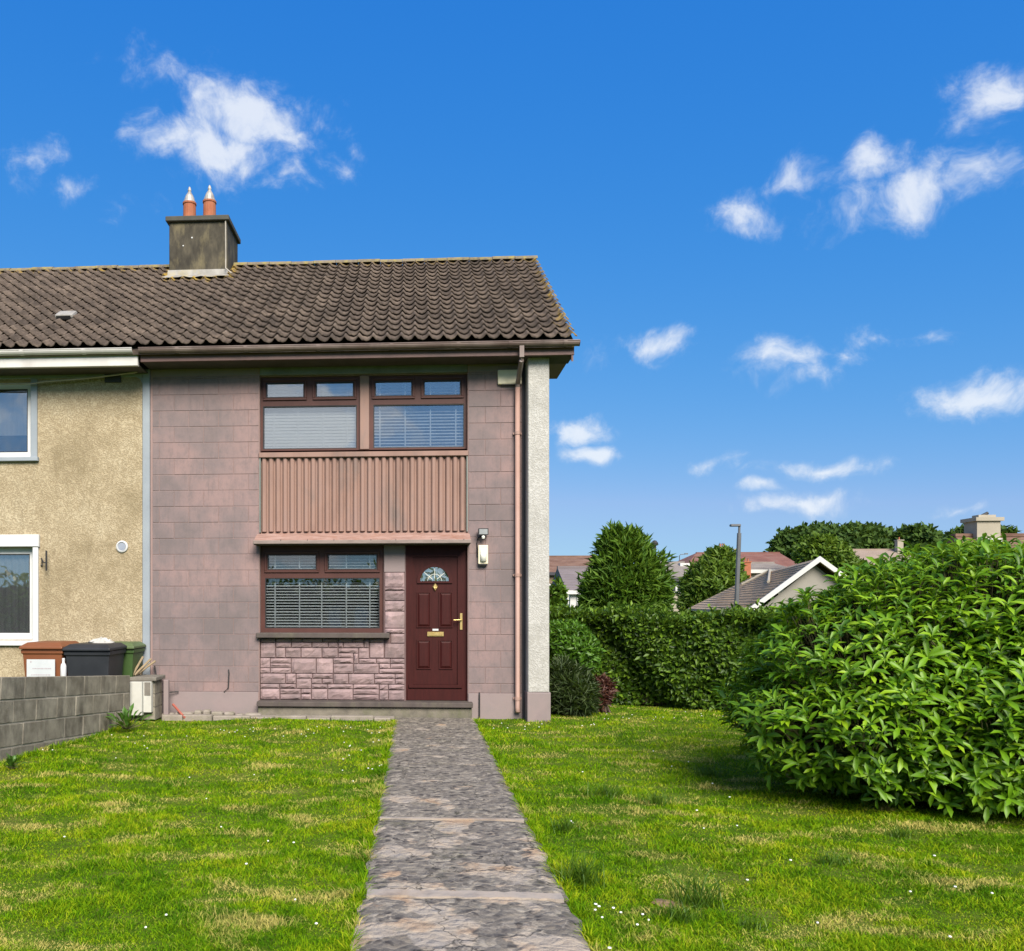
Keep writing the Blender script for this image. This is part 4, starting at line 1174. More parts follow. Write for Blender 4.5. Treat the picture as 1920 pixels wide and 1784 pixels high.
gxs = np.concatenate([[-3000, -800, -250, -90, -40, -22, -14], np.arange(-10, 14.01, .25), [18, 25, 40, 90, 250, 800, 3000]])
gys = np.concatenate([[-3000, -800, -250, -90, -40, -20, -10, -5], np.arange(-2, 24.01, .25), [28, 36, 50, 90, 250, 800, 3000]])
GX, GY = np.meshgrid(gxs, gys)
V = np.stack([GX, GY, gz(GX, GY)], -1).reshape(-1, 3)
nx = len(gxs); ny_ = len(gys)
I = (np.arange(ny_ - 1)[:, None] * nx + np.arange(nx - 1)[None]).ravel()
F = np.stack([I, I + 1, I + nx + 1, I + nx], -1)
gr = bigmesh('ground', V, F, 'soil', None, True)
tag(gr, 'grassy garden ground running out past the hedge', 'ground', kind='structure')

def path_mat():
    m, t, b = newmat('worn_aggregate_concrete')
    p = pos(t)
    vn = t.nodes.new('ShaderNodeTexVoronoi'); vn.inputs['Scale'].default_value = 19; vn.feature = 'F1'; vn.inputs['Randomness'].default_value = 1
    wv = t.nodes.new('ShaderNodeTexNoise'); wv.inputs['Scale'].default_value = 11; wv.inputs['Detail'].default_value = 3
    t.links.new(p, wv.inputs['Vector'])
    ad = t.nodes.new('ShaderNodeVectorMath'); ad.operation = 'MULTIPLY_ADD'; t.links.new(wv.outputs['Color'], ad.inputs[0]); ad.inputs[1].default_value = (.09, .09, .09); t.links.new(p, ad.inputs[2])
    t.links.new(ad.outputs[0], vn.inputs['Vector'])
    cell = ramp(t, vn.outputs['Color'], [(.048, .042, .037), (.125, .110, .094), (.19, .163, .128), (.36, .32, .26)], .2, .85)
    c = mixc(t, mapr(t, vn.outputs['Distance'], .25, .6, 0, .75), cell, (.20, .18, .15))
    c = mixc(t, mapr(t, noise(t, p, 3.0, 6, .7), .35, .7, .45, 0), c, (.075, .067, .068))
    xyz = t.nodes.new('ShaderNodeSeparateXYZ'); t.links.new(p, xyz.inputs[0])
    # thin cement skin survives in patches, more of it towards the gate
    nb_ = mth(t, 'ADD', noise(t, p, 2.3, 4, .55), mapr(t, xyz.outputs['Y'], 7.2, 3.8, -.045, .085))
    ve = t.nodes.new('ShaderNodeTexVoronoi'); ve.feature = 'DISTANCE_TO_EDGE'; ve.inputs['Scale'].default_value = 8.5
    ad2 = t.nodes.new('ShaderNodeVectorMath'); ad2.operation = 'MULTIPLY_ADD'; t.links.new(wv.outputs['Color'], ad2.inputs[0]); ad2.inputs[1].default_value = (.22, .22, .1); t.links.new(p, ad2.inputs[2])
    t.links.new(ad2.outputs[0], ve.inputs['Vector'])
    vein = mth(t, 'MULTIPLY', mapr(t, ve.outputs['Distance'], .0, .09, 1, 0), mapr(t, noise(t, p, 5, 3), .4, .6, .1, .75))
    c = mixc(t, vein, c, (.34, .30, .25))
    skin = mapr(t, nb_, .555, .585, 0, .92)
    c = mixc(t, skin, c, ramp(t, noise(t, p, 4, 3), [(.34, .235, .155), (.37, .31, .245), (.29, .26, .23)], .35, .65))
    c = mixc(t, mapr(t, noise(t, p, 130, 3, .7), .58, .70, 0, .6), c, (.03, .027, .024))
    c = mixc(t, mapr(t, noise(t, p, 85, 3, .7), .62, .72, 0, .3), c, (.36, .33, .28))
    vk = t.nodes.new('ShaderNodeTexVoronoi'); vk.feature = 'DISTANCE_TO_EDGE'; vk.inputs['Scale'].default_value = 1.25
    t.links.new(ad2.outputs[0], vk.inputs['Vector'])
    c = mixc(t, mapr(t, vk.outputs['Distance'], .0, .009, .85, 0), c, (.022, .022, .016))
    c = mixc(t, mth(t, 'MULTIPLY', mapr(t, noise(t, p, 2.6, 5, .7), .55, .68, 0, .4), mapr(t, noise(t, p, 30, 3), .4, .6, 0, 1)), c, (.075, .085, .028))
    t.links.new(c, b.inputs['Base Color']); b.inputs['Roughness'].default_value = .85; b.inputs['Specular IOR Level'].default_value = .25
    h = mth(t, 'ADD', mth(t, 'MULTIPLY', vn.outputs['Distance'], -.8), mth(t, 'MULTIPLY', skin, .25))
    h = mth(t, 'ADD', h, mth(t, 'MULTIPLY', noise(t, p, 90, 4, .7), .35))
    bump(t, b, h, 1.0, .02)
    return m
M['path'] = path_mat()
M['joint'] = surf('pale_cement_strip', [(.29, .22, .16), (.33, .28, .235), (.26, .24, .22)], 4, .85, 60, .4, .006, grime=(.14, .125, .12), gscale=5, gamt=.8)
path = thing('path', 'worn pebbly concrete path leading straight to the door', 'path'); path['kind'] = 'structure'
ys = [11.77, 10.1, 8.35, 6.19, 4.57, 3.05, 1.4, -.3]
PXL, PXR = -.283, .815
for i in range(len(ys) - 1):
    y1, y0 = ys[i], ys[i + 1] + .012
    nx_, ny2 = 14, max(6, int((y1 - y0) / .09))
    v = []; f = []
    rr = random.Random(40 + i)
    for j in range(ny2 + 1):
        yy = y0 + (y1 - y0) * j / ny2
        wob = .022 if yy < 6.2 else .010
        el, er = PXL + rr.uniform(-wob, wob), PXR + rr.uniform(-wob, wob)
        for k in range(nx_ + 1):
            u = k / nx_; xx = el + (er - el) * u
            e = min(k, nx_ - k); zz = .034 + (.0 if e else -.016) + rr.uniform(-.0035, .0035)
            v.append((xx, yy + (rr.uniform(-.006, .006) if j in (0, ny2) else 0), zz - (.006 if j in (0, ny2) else 0)))
    for j in range(ny2):
        for k in range(nx_): q = j * (nx_ + 1) + k; f.append((q, q + 1, q + nx_ + 2, q + nx_ + 1))
    nb0 = len(v)
    ring = [k for k in range(nx_ + 1)] + [j * (nx_ + 1) + nx_ for j in range(1, ny2 + 1)] + [ny2 * (nx_ + 1) + k for k in range(nx_ - 1, -1, -1)] + [j * (nx_ + 1) for j in range(ny2 - 1, 0, -1)]
    for q in ring: v.append((v[q][0], v[q][1], -.12))
    nR = len(ring)
    for k in range(nR): f.append((ring[k], nb0 + k, nb0 + (k + 1) % nR, ring[(k + 1) % nR]))
    mk('slab', v, f, 'path', path, False)
rr = random.Random(77)
for (yy, wv) in ((6.19, .03), (4.57, .085), (3.05, .05)):
    n = 24; top = []; bot = []
    for k in range(n + 1):
        xx = PXL + .02 + (PXR - PXL - .05) * k / n
        top.append((xx, yy + wv * rr.uniform(.5, .8))); bot.append((xx, yy - wv * rr.uniform(.35, .6)))
    v = [(p[0], p[1], .0405) for p in bot] + [(p[0], p[1], .0405) for p in top]
    v += [(p[0], p[1], .02) for p in bot] + [(p[0], p[1], .02) for p in top]
    m_ = n + 1
    f = [(k, k + 1, m_ + k + 1, m_ + k) for k in range(n)] + [(2 * m_ + k, 2 * m_ + k + 1, k + 1, k) for k in range(n)] + [(m_ + k, m_ + k + 1, 3 * m_ + k + 1, 3 * m_ + k) for k in range(n)]
    mk('joint_strip', v, f, 'joint', path)
# edging along the foot of the house
ed = thing('edging', 'broken pale stone edging along the foot of the pink wall', 'edging'); ed['kind'] = 'structure'
x = -3.55; rr = random.Random(21)
while x < -.36:
    l_ = min(rr.uniform(.25, .6), -.33 - x)
    bevel(B().box(x, x + l_ - .012, 11.62 + rr.uniform(-.02, .02), 11.76, -.08, .045 + rr.uniform(-.015, .02)).go('stone', 'kerb', ed), .012, 1)
    x += l_
x = -3.6
while x < -2.3:
    l_ = rr.uniform(.10, .28)
    bevel(B().box(x, x + l_ - .02, 11.78, 11.93, -.08, .05 + rr.uniform(0, .06)).go('stone', 'kerb', ed), .02, 1)
    x += l_
B().box(-2.3, -.30, 11.77, 11.868, -.08, .035).go('stone', 'kerb', ed)

# ------------------------------------------------------------------ plants
M['bark'] = surf('bark', [(.055, .042, .03), (.10, .078, .055)], 6, .9, 40, .6, .01, stretch=(2, 2, .5))
M['twig'] = surf('green_twig', [(.07, .075, .03), (.12, .11, .05)], 8, .8)
M['rhodo'] = leafmat('rhododendron_leaf', [(.028, .085, .002), (.080, .200, .003), (.155, .32, .005), (.28, .45, .014)], .48, .34, .5, 1.4, .30)
M['laurel'] = leafmat('laurel_leaf', [(.016, .045, .004), (.042, .094, .007), (.088, .168, .011), (.17, .28, .022)], .48, .28, .35, 1.1, .35)
M['bright_shrub'] = leafmat('bright_shrub_leaf', [(.030, .085, .006), (.060, .15, .009), (.10, .22, .016)], .45, .3, .4)
M['dark_shrub'] = leafmat('dark_shrub_leaf', [(.016, .034, .010), (.035, .060, .016), (.065, .095, .028)], .55, .2, .3)
M['red_shrub'] = leafmat('copper_shrub_leaf', [(.035, .012, .010), (.075, .024, .018), (.12, .055, .03)], .5, .2, .4, tcol=(.2, .05, .03))
M['cypress'] = leafmat('cypress_spray', [(.028, .078, .006), (.065, .14, .009), (.12, .205, .017)], .6, .2, .25, .8, .4)
M['lime_tree'] = leafmat('yellow_green_leaf', [(.040, .085, .008), (.080, .15, .012), (.14, .21, .022)], .55, .28, .3, .6, .4)
M['wood'] = leafmat('far_wood_leaf', [(.022, .050, .010), (.042, .085, .014), (.072, .125, .020)], .7, .15, .2, .22, .55)
M['dock'] = leafmat('dock_leaf', [(.03, .085, .012), (.06, .15, .02), (.10, .20, .03)], .45, .3, .4)

def blob_points(blobs, n, inner=.72, outer=1.04, zmin=-99, lump=.10, p=2.0):
    """points spread through the outer part of a union of ellipsoids, with outward normals"""
    vol = np.array([b[1][0] * b[1][1] * b[1][2] for b in blobs]) ** .67
    k = rng.choice(len(blobs), size=n, p=vol / vol.sum())
    C = np.array([b[0] for b in blobs], float)[k]; Rr = np.array([b[1] for b in blobs], float)[k]
    d = rvec(n)
    if p != 2.0:
        d = d / (np.sum(np.abs(d) ** p, -1, keepdims=True) ** (1 / p))
    ln = 1 + lump * (np.sin(d[:, 0] * 7 + C[:, 0] * 3) * np.sin(d[:, 1] * 6 + 1.3) + np.sin(d[:, 2] * 9 + C[:, 1]) * .7)
    rad = (rng.uniform(inner ** 3, outer ** 3, n) ** (1 / 3))
    P = C + d * Rr * (rad * ln)[:, None]
    nrm = unit(d / Rr)
    keep = P[:, 2] > zmin
    # drop points that lie deep inside another blob
    for i, (c, r) in enumerate(blobs):
        q = np.sum(((P - np.array(c)) / np.array(r)) ** 2, -1)
        keep &= ~((q < (inner * .9) ** 2) & (k != i))
    return P[keep], nrm[keep]

def foliage(name, blobs, n, size, aspect, mat, parent, tmpl=TRIS_LEAF, droop=.0, up=.25, jitter=.9, inner=.72, zmin=-99, lump=.1, kind='stuff', p=2.0, along=.6):
    P, nr = blob_points(blobs, n, inner, 1.04, zmin, lump, p)
    m = len(P)
    t = unit(nr * along + rvec(m) * jitter + np.array([0, 0, up]))
    nn = unit(np.cross(np.cross(t, nr + np.array([0, 0, .6])), t) + rvec(m) * .35)
    Ln = size * rng.uniform(.65, 1.3, m)
    V, F = leaves(P, t, nn, Ln, Ln * aspect, tmpl)
    o = bigmesh(name, V, F, mat, parent)
    if kind: o['kind'] = kind
    return o

def trunk_limbs(base, top, r0, limbs, parent, mat='bark'):
    b = B()
    base = Vector(base); top = Vector(top)
    pts = [base + (top - base) * (k / 6) + Vector((random.uniform(-.04, .04), random.uniform(-.04, .04), 0)) * (top - base).length * .12 for k in range(7)]
    pts[0] = base
    b.tube(pts, [r0 * (1.25 if k == 0 else 1 - k * .13) for k in range(7)], 9)
    for q in limbs:
        q = Vector(q); s = pts[random.choice((2, 3, 4))]
        mid = (s + q) / 2 + Vector((0, 0, -.06 * (q - s).length))
        b.tube([s, mid, q], [r0 * .42, r0 * .28, r0 * .08], 6)
    return b.go('trunk', mat, parent, True)

def tree(name, label, base, blobs, n, size, aspect, mat, r0=.12, group=None, cat='tree', **kw):
    t = thing(name, label, cat, group)
    top = max(blobs, key=lambda q: q[0][2])
    trunk_limbs(base, (top[0][0], top[0][1], top[0][2]), r0, [q[0] for q in blobs], t)
    foliage('crown', blobs, n, size, aspect, mat, t, **kw)
    return t

# the big rhododendron on the right
bush = thing('rhododendron_bush', 'large dense glossy green rhododendron bush on the right of the lawn', 'bush')
BC = np.array([4.5, 7.4, .95])
bl = [((4.32, 7.35, .82), (1.22, 1.15, .88)), ((4.75, 7.40, 1.12), (1.20, 1.10, .84)), ((3.82, 7.25, .66), (1.06, .95, .62)), ((5.35, 7.3, .96), (1.15, 1.15, .92)),
      ((4.52, 7.15, 1.40), (.84, .8, .62)), ((4.85, 6.85, .72), (1.1, .85, .74)), ((5.7, 7.1, 1.15), (.9, .9, .64)), ((5.2, 7.2, 1.28), (.9, .9, .60)), ((3.68, 7.2, 1.06), (.74, .75, .58)), ((4.06, 7.15, 1.27), (.74, .75, .56))]
P, nr = blob_points(bl, 16000, .86, 1.06, .06, .07)
# thin to a minimum spacing so that rosettes sit side by side
order = rng.permutation(len(P)); cell = {}; keep = []
for i in order:
    kx_ = tuple(np.floor(P[i] / .080).astype(int))
    if cell.get(kx_, 0) >= 1: continue
    cell[kx_] = 1; keep.append(i)
P = P[keep]; nr = nr[keep]
m = len(P)
shoot = unit(nr * .70 + np.array([0, 0, .80]) + rvec(m) * .25)
cs, ts, ns, Ls, rid = [], [], [], [], []
tsel = []
for i in range(m):
    nl = rng.integers(6, 10)
    a0 = rng.uniform(0, 6.28); s = shoot[i]
    u = np.cross(s, [0.3, .2, .9]); u /= np.linalg.norm(u); w_ = np.cross(s, u)
    sz = rng.uniform(.7, 1.3)
    for k in range(nl):
        a = a0 + k * 2.4
        op = R(rng.uniform(42, 82)) if k > 1 else R(rng.uniform(12, 40))
        rad_ = u * math.cos(a) + w_ * math.sin(a)
        t_ = s * math.cos(op) + rad_ * math.sin(op)
        n_ = s * math.sin(op) - rad_ * math.cos(op)
        cs.append(P[i] + s * (.012 * k)); ts.append(t_); ns.append(n_ + rvec(1)[0] * .15); Ls.append((.112 if k > 1 else .080) * sz * rng.uniform(.85, 1.15))
cs, ts, ns, Ls = map(np.array, (cs, ts, ns, Ls))
ok = (cs[:, 2] + ts[:, 2] * Ls) > .02
cs, ts, ns, Ls = cs[ok], ts[ok], ns[ok], Ls[ok]
# the leaves that show largest stand as leaves of their own
view = np.array([0, 0, 1.6]) - cs; dist = np.linalg.norm(view, axis=1)
out = np.zeros(len(cs)) + 9
for (c, r) in bl: out = np.minimum(out, 1e9) if False else np.minimum(out, np.sqrt(np.sum(((cs - np.array(c)) / np.array(r)) ** 2, -1)))
face = np.abs(np.sum(unit(ns) * unit(view), -1))
front = np.sum(unit(cs - BC) * unit(view), -1)
pxr = PX0 + FPX * (cs[:, 0] * CY + cs[:, 1] * SY) / (-cs[:, 0] * SY + cs[:, 1] * CY)
score = face * Ls / dist * (out > .99) * (front > .35) * (pxr < 1900)
best = np.argsort(-score)[:299]
msk = np.ones(len(cs), bool); msk[best] = False
V, F = leaves(cs[msk], ts[msk], ns[msk], Ls[msk], Ls[msk] * .27, BIG_LEAF)
o = bigmesh('leaf_mass', V, F, 'rhodo', bush, True); o['kind'] = 'stuff'
lm = bpy.data.meshes.new('leaf'); lm.from_pydata([tuple(q) for q in BIG_LEAF[0]], [], [tuple(int(z_) for z_ in q) for q in BIG_LEAF[1]]); lm.materials.append(M['rhodo']); lm.shade_smooth()
for i in best:
    t_ = Vector(ts[i]).normalized(); b_ = Vector(ns[i]).cross(t_).normalized(); n_ = t_.cross(b_)
    o = bpy.data.objects.new('leaf', lm)
    l_ = Ls[i]
    o.matrix_local = Matrix(((t_.x * l_, b_.x * l_ * .27, n_.x * l_, cs[i][0]), (t_.y * l_, b_.y * l_ * .27, n_.y * l_, cs[i][1]), (t_.z * l_, b_.z * l_ * .27, n_.z * l_, cs[i][2]), (0, 0, 0, 1)))
    link(o, bush)
sb = B()
for i in range(m):
    e_ = P[i] - (shoot[i] * .5 + nr[i] * .5) * rng.uniform(.12, .2) - np.array([0, 0, .03])
    sb.tube([e_, P[i]], [.0055, .004], 4, False)
for i in range(0, m, 5):
    q = P[i]
    if q[2] < .35: continue
    c = np.array([4.55 + rng.uniform(-.5, .5), 7.45 + rng.uniform(-.35, .35), .0])
    mid = c + (q - c) * .55 + np.array([0, 0, .12]); mid2 = c + (q - c) * .8 + np.array([0, 0, .10])
    sb.tube([c, mid, mid2, q], [.022, .013, .009, .005], 5, False)
sb.go('stems', 'twig', bush, True)

# hedge at the back
hedge = thing('laurel_hedge', 'long dark laurel hedge across the back of the lawn', 'hedge')
hA, hB = Vector((1.95, 14.55, 0)), Vector((8.6, 10.5, 0))
hd = (hB - hA).normalized(); hn = Vector((hd.y, -hd.x, 0))
if hn.y > 0: hn = -hn
LH = (hB - hA).length
n = 44000
u = rng.uniform(0, LH, n); face_ = rng.uniform(0, 1, n)
top = face_ < .36; back = face_ > .94
ht = 1.34 + .055 * np.sin(u * 1.7) + .04 * np.sin(u * 4.1 + 1) + .02 * u
zz = np.where(top, ht + rng.normal(0, .05, n) + .10 * np.clip(rng.normal(0, 1, n) - 1.6, 0, 1.5), rng.uniform(0, 1, n) ** .9 * ht)
bul = .10 * np.sin(u * 2.3 + zz * 2.2) + .07 * np.sin(u * 5.3 + zz * 4) - .16 * np.clip(.5 - zz, 0, 1) * 1.2
dep = np.where(top, rng.uniform(-.08, 1.15, n), np.where(back, 1.15, bul * -1 + np.abs(rng.normal(0, .09, n))))
base = np.array(hA)[None] + np.outer(u, np.array(hd)) - np.outer(dep, np.array(hn))
base[:, 2] = zz
nrm = np.where(top[:, None], np.array([0, 0, 1.]), np.array(hn)[None] * 1.0 + np.array([0, 0, .35]))
t_ = unit(nrm * .55 + rvec(n) * .9 + np.array([0, 0, -.05]))
nn = unit(np.cross(np.cross(t_, nrm), t_) + rvec(n) * .4)
Ln = rng.uniform(.07, .135, n)
V, F = leaves(base, t_, nn, Ln, Ln * .45, TRIS_LEAF)
o = bigmesh('foliage', V, F, 'laurel', hedge); o['kind'] = 'stuff'
sb = B()
for k in range(46):
    c = hA + hd * (k + random.uniform(.2, .8)) * LH / 46 - hn * random.uniform(.3, .6)
    for q in range(3):
        e = c + hd * random.uniform(-.3, .3) + hn * random.uniform(-.25, .32) + Vector((0, 0, random.uniform(.8, 1.3)))
        sb.tube([c, (c + e) / 2 + hn * .05, e], [.022, .015, .006], 5, False)
sb.go('stems', 'bark', hedge)
# solid bark-coloured box put inside the hedge to stand for its shade
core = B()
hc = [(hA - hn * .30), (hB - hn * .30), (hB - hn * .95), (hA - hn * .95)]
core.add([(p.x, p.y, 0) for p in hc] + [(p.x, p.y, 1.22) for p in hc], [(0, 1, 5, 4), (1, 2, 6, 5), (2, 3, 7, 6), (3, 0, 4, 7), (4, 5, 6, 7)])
core.go('shade_core', 'bark', hedge)

# shrubs beside the pillar
def shrub(name, label, blobs, n, size, asp, mat, base, **kw):
    t = thing(name, label, 'shrub')
    b = B()
    for k in range(14):
        q = blobs[k % len(blobs)]; d = rvec(1)[0]
        e = Vector(q[0]) + Vector(d * np.array(q[1]) * .8)
        s = Vector(base) + Vector((random.uniform(-.12, .12), random.uniform(-.12, .12), 0))
        b.tube([s, (s + e) / 2 + Vector((0, 0, .08)), e], [.018, .012, .004], 5, False)
    b.go('stems', 'bark', t)
    foliage('foliage', blobs, n, size, asp, mat, t, **kw)
    return t
def pb(px, py, Y, rx, rz, ry=None):
    c = at(px, py, Y); d = Y / FPX
    return ((c.x, c.y, c.z), (rx * d, (ry or rx) * d, rz * d))
shrub('light_green_shrub', 'bright green shrub beside the white pillar', [pb(1068, 1215, 12.9, 45, 42), pb(1085, 1228, 12.8, 36, 38), pb(1055, 1195, 13.0, 34, 28)], 5200, .085, .42, 'bright_shrub', (2.35, 12.9, 0), inner=.5)
shrub('spiky_shrub', 'dark olive spiky shrub at the foot of the white pillar', [pb(1068, 1300, 12.45, 42, 44), pb(1055, 1285, 12.5, 30, 40), pb(1090, 1312, 12.4, 26, 30)], 3600, .15, .13, 'dark_shrub', (2.25, 12.45, 0), inner=.35, up=.5, zmin=.01)
shrub('copper_shrub', 'small copper red shrub in front of the hedge', [pb(1122, 1300, 12.75, 24, 26), pb(1130, 1292, 12.8, 18, 18)], 1500, .10, .2, 'red_shrub', (2.75, 12.75, 0), inner=.3, up=.4, zmin=.01)
tree('young_tree', 'small dark green tree just behind the white pillar', (2.75, 17.0, -.4), [pb(1046, 1128, 17, 12, 34), pb(1040, 1150, 16.8, 16, 20), pb(1052, 1158, 16.8, 20, 12)], 2200, .13, .4, 'cypress', .05)

# trees behind the hedge
Y_ = 24
tree('conifer_tree', 'broad dark green conifer behind the hedge', (at(1165, 1134, Y_).x, Y_, -1.3),
     [pb(1162, 1110, Y_, 64, 60), pb(1178, 1075, Y_, 62, 55), pb(1165, 1040, Y_, 40, 40), pb(1203, 1105, Y_, 44, 48), pb(1130, 1120, Y_, 32, 38), pb(1155, 1018, Y_, 22, 24), pb(1185, 1028, Y_, 22, 28), pb(1226, 1132, Y_, 26, 28), pb(1110, 1140, Y_, 18, 20)],
     13000, .26, .22, 'cypress', .16, inner=.55, up=.45, lump=.14, along=.8, jitter=.7)
Y_ = 45
tree('yellow_green_tree', 'yellow green bushy tree left of the street lamp', (at(1335, 1134, Y_).x, Y_, -1.3),
     [pb(1335, 1100, Y_, 48, 44), pb(1350, 1065, Y_, 32, 30), pb(1314, 1115, Y_, 32, 34), pb(1360, 1095, Y_, 34, 40), pb(1352, 1045, Y_, 15, 15), pb(1296, 1137, Y_, 20, 20)],
     9000, .38, .30, 'lime_tree', .13, inner=.5, up=.4, lump=.14)
Y_ = 50
tree('yellow_green_tree', 'rounded green tree behind the gable of the grey bungalow', (at(1540, 1134, Y_).x, Y_, -1.3),
     [pb(1525, 1035, Y_, 30, 26), pb(1560, 1045, Y_, 32, 24), pb(1542, 1022, Y_, 22, 14), pb(1580, 1062, Y_, 28, 18)], 5000, .34, .4, 'lime_tree', .16, inner=.5, lump=.12)
wd = [('dense wide tree on the skyline behind the red roofs', 92, [pb(1590, 1020, 92, 70, 28), pb(1560, 1010, 92, 50, 20), pb(1620, 1008, 92, 46, 20), pb(1590, 1000, 92, 38, 12), pb(1650, 1022, 92, 40, 24), pb(1600, 1038, 92, 80, 26)], 8500),
      ('lower dark tree at the left end of the skyline trees', 95, [pb(1500, 1015, 95, 40, 20), pb(1480, 1020, 95, 28, 13), pb(1530, 1006, 95, 30, 18), pb(1462, 1026, 95, 16, 12), pb(1500, 1035, 95, 50, 22)], 4200),
      ('separate round dark tree left of the brown roofed house', 88, [pb(1722, 1010, 88, 30, 19), pb(1708, 1016, 88, 22, 14), pb(1742, 1018, 88, 18, 14), pb(1722, 1034, 88, 34, 20)], 3600),
      ('low dark tree just showing behind the brown roof and chimney', 70, [pb(1830, 1004, 70, 30, 12), pb(1805, 1010, 70, 20, 8), pb(1878, 1006, 70, 18, 10), pb(1830, 1018, 70, 46, 14)], 2600)]
for (lab, Y_, bl_, n_) in wd:
    tree('far_tree', lab, (bl_[0][0][0], Y_, -1), bl_, n_, .62, .55, 'wood', .3, 'trees on the skyline', inner=.6, lump=.16)

# ------------------------------------------------------------------ houses beyond the hedge
M['roof_brown'] = surf('brown_far_roof', [(.105, .058, .042), (.15, .088, .064), (.19, .12, .09)], 1.2, .9, 9, .6, .03, stretch=(1, 1, 3))
M['roof_grey'] = surf('grey_far_roof', [(.15, .132, .12), (.195, .172, .157), (.235, .21, .19)], 1.0, .85, 9, .5, .03, stretch=(1, 1, 3))
M['roof_slate'] = surf('warm_grey_bungalow_roof', [(.31, .22, .145), (.39, .285, .19), (.44, .325, .22)], 1.0, .9, 9, .4, .02)
M['roof_mauve'] = surf('mauve_far_roof', [(.135, .115, .12), (.175, .15, .155)], 1.0, .85, 9, .5, .03, stretch=(1, 1, 3))
M['roof_red'] = surf('red_far_roof', [(.12, .055, .045), (.175, .080, .064), (.17, .12, .10)], .7, .9, 9, .6, .03, stretch=(1, 1, 3))
M['roof_tan'] = surf('tan_far_roof', [(.22, .17, .135), (.28, .22, .18)], .7, .9, 9, .5, .03)
M['wall_white'] = surf('white_far_wall', [(.46, .46, .45), (.56, .56, .55)], 1, .9)
M['wall_cream'] = surf('cream_far_wall', [(.27, .245, .195), (.35, .315, .255)], 1, .9)
M['wall_brown'] = surf('brown_far_wall', [(.13, .095, .065), (.17, .125, .085)], 1, .9)
M['wall_grey'] = surf('grey_far_wall', [(.20, .19, .17), (.26, .245, .22)], 1, .9)
M['far_glass'] = surf('far_window_glass', [(.03, .035, .045), (.05, .055, .065)], 1, .1, spec=.8)
def far_house(name, label, px0, px1, Ye, pe, Yr, pr, wallm, roofm, hipl=0.0, hipr=0.0, over=.25, fascia=None):
    """eaves seen at row pe at distance Ye, ridge at row pr at distance Yr"""
    h = thing(name, label, 'house')
    mpx = (px0 + px1) / 2
    ze, zr = at(mpx, pe, Ye).z, at(mpx, pr, Yr).z
    x0, x1 = at(px0, 1134, Ye).x, at(px1, 1134, Ye).x
    yb = 2 * Yr - Ye
    B().box(x0 + over, x1 - over, Ye + over, yb - over, -1.5, ze + .02).go('wall', wallm, h)
    a, b = x0 + hipl, x1 - hipr
    v = [(x0, Ye, ze), (x1, Ye, ze), (x1, yb, ze), (x0, yb, ze), (a, Yr, zr), (b, Yr, zr)]
    v += [(p[0], p[1], p[2] - .14) for p in v[:4]]
    f = [(0, 1, 5, 4), (2, 3, 4, 5), (1, 2, 5), (3, 0, 4), (0, 6, 7, 1), (1, 7, 8, 2), (2, 8, 9, 3), (3, 9, 6, 0), (9, 8, 7, 6)]
    ro = mk('roof', v, f, roofm, h)
    # courses of tiles: thin laps running along the slope
    nrow = 9; lp = B()
    for k in range(1, nrow):
        u = k / nrow; q0 = Vector(v[0]).lerp(Vector(v[4]), u); q1 = Vector(v[1]).lerp(Vector(v[5]), u)
        lp.box(q0.x, q1.x, q0.y - .015, q0.y + .1, q0.z - .005, q0.z + .012)
    lp.go('tile_laps', roofm, ro)
    B().box(a, b, Yr - .15, Yr + .15, zr - .05, zr + .07).go('ridge', roofm, ro)
    if fascia: B().box(x0, x1, Ye - .05, Ye - .005, ze - .22, ze - .01).go('gutter_board', fascia, h)
    return h, ze
def far_window(h, px0, py0, px1, py1, Y, fm='wall_white'):
    a, b = at(px0, py1, Y), at(px1, py0, Y)
    w_ = B().frame(a.x, b.x, Y - .06, Y + .03, a.z, b.z, (b.x - a.x) * .16).go('window', fm, h)
    B().box(a.x, b.x, Y - .02, Y - .01, a.z, b.z).go('pane', 'far_glass', w_)
def far_stack(h, px0, px1, py0, py1, Y, mat, pots=(), potm='clay', cap=True):
    a, b = at(px0, py1, Y), at(px1, py0, Y)
    s = B().box(a.x, b.x, Y, Y + (b.x - a.x) * .9, a.z - .8, b.z).go('chimney', mat, h)
    wd_ = b.x - a.x
    if cap: B().box(a.x - wd_ * .1, b.x + wd_ * .1, Y - wd_ * .1, Y + wd_, b.z, b.z + wd_ * .16).go('cap', mat, s)
    for q in pots:
        B().lathe([(wd_ * .15, 0), (wd_ * .11, .05), (wd_ * .11, wd_ * .5), (wd_ * .14, wd_ * .52)], (a.x + wd_ * q, Y + wd_ * .45, b.z + wd_ * .14), 10).go('chimney_pot', potm, s)
    return s
h, ze = far_house('terraced_house', 'far brown terraced house with one white window behind the pillar', 985, 1160, 60, 1073, 64, 1044, 'wall_brown', 'roof_brown', fascia='dark_reveal')
far_window(h, 1040, 1073.5, 1050, 1093, 60.2)
B().box(at(1020, 1100, 60).x, at(1060, 1100, 60).x, 60.1, 60.24, at(1040, 1098, 60).z, at(1040, 1095, 60).z).go('sill_band', 'wall_white', h)
h, ze = far_house('white_house', 'white house with a mauve grey roof left of the conifer', 1062, 1150, 47, 1107, 50, 1064, 'wall_white', 'roof_mauve', fascia='wall_white')
far_window(h, 1082, 1118, 1092, 1140, 47.2)
B().tube([(at(1066, 1110, 46.8).x, 47.05, ze - .2), (at(1066, 1110, 46.8).x, 47.05, -1.2)], .07, 8).go('downpipe', 'wall_white', h)
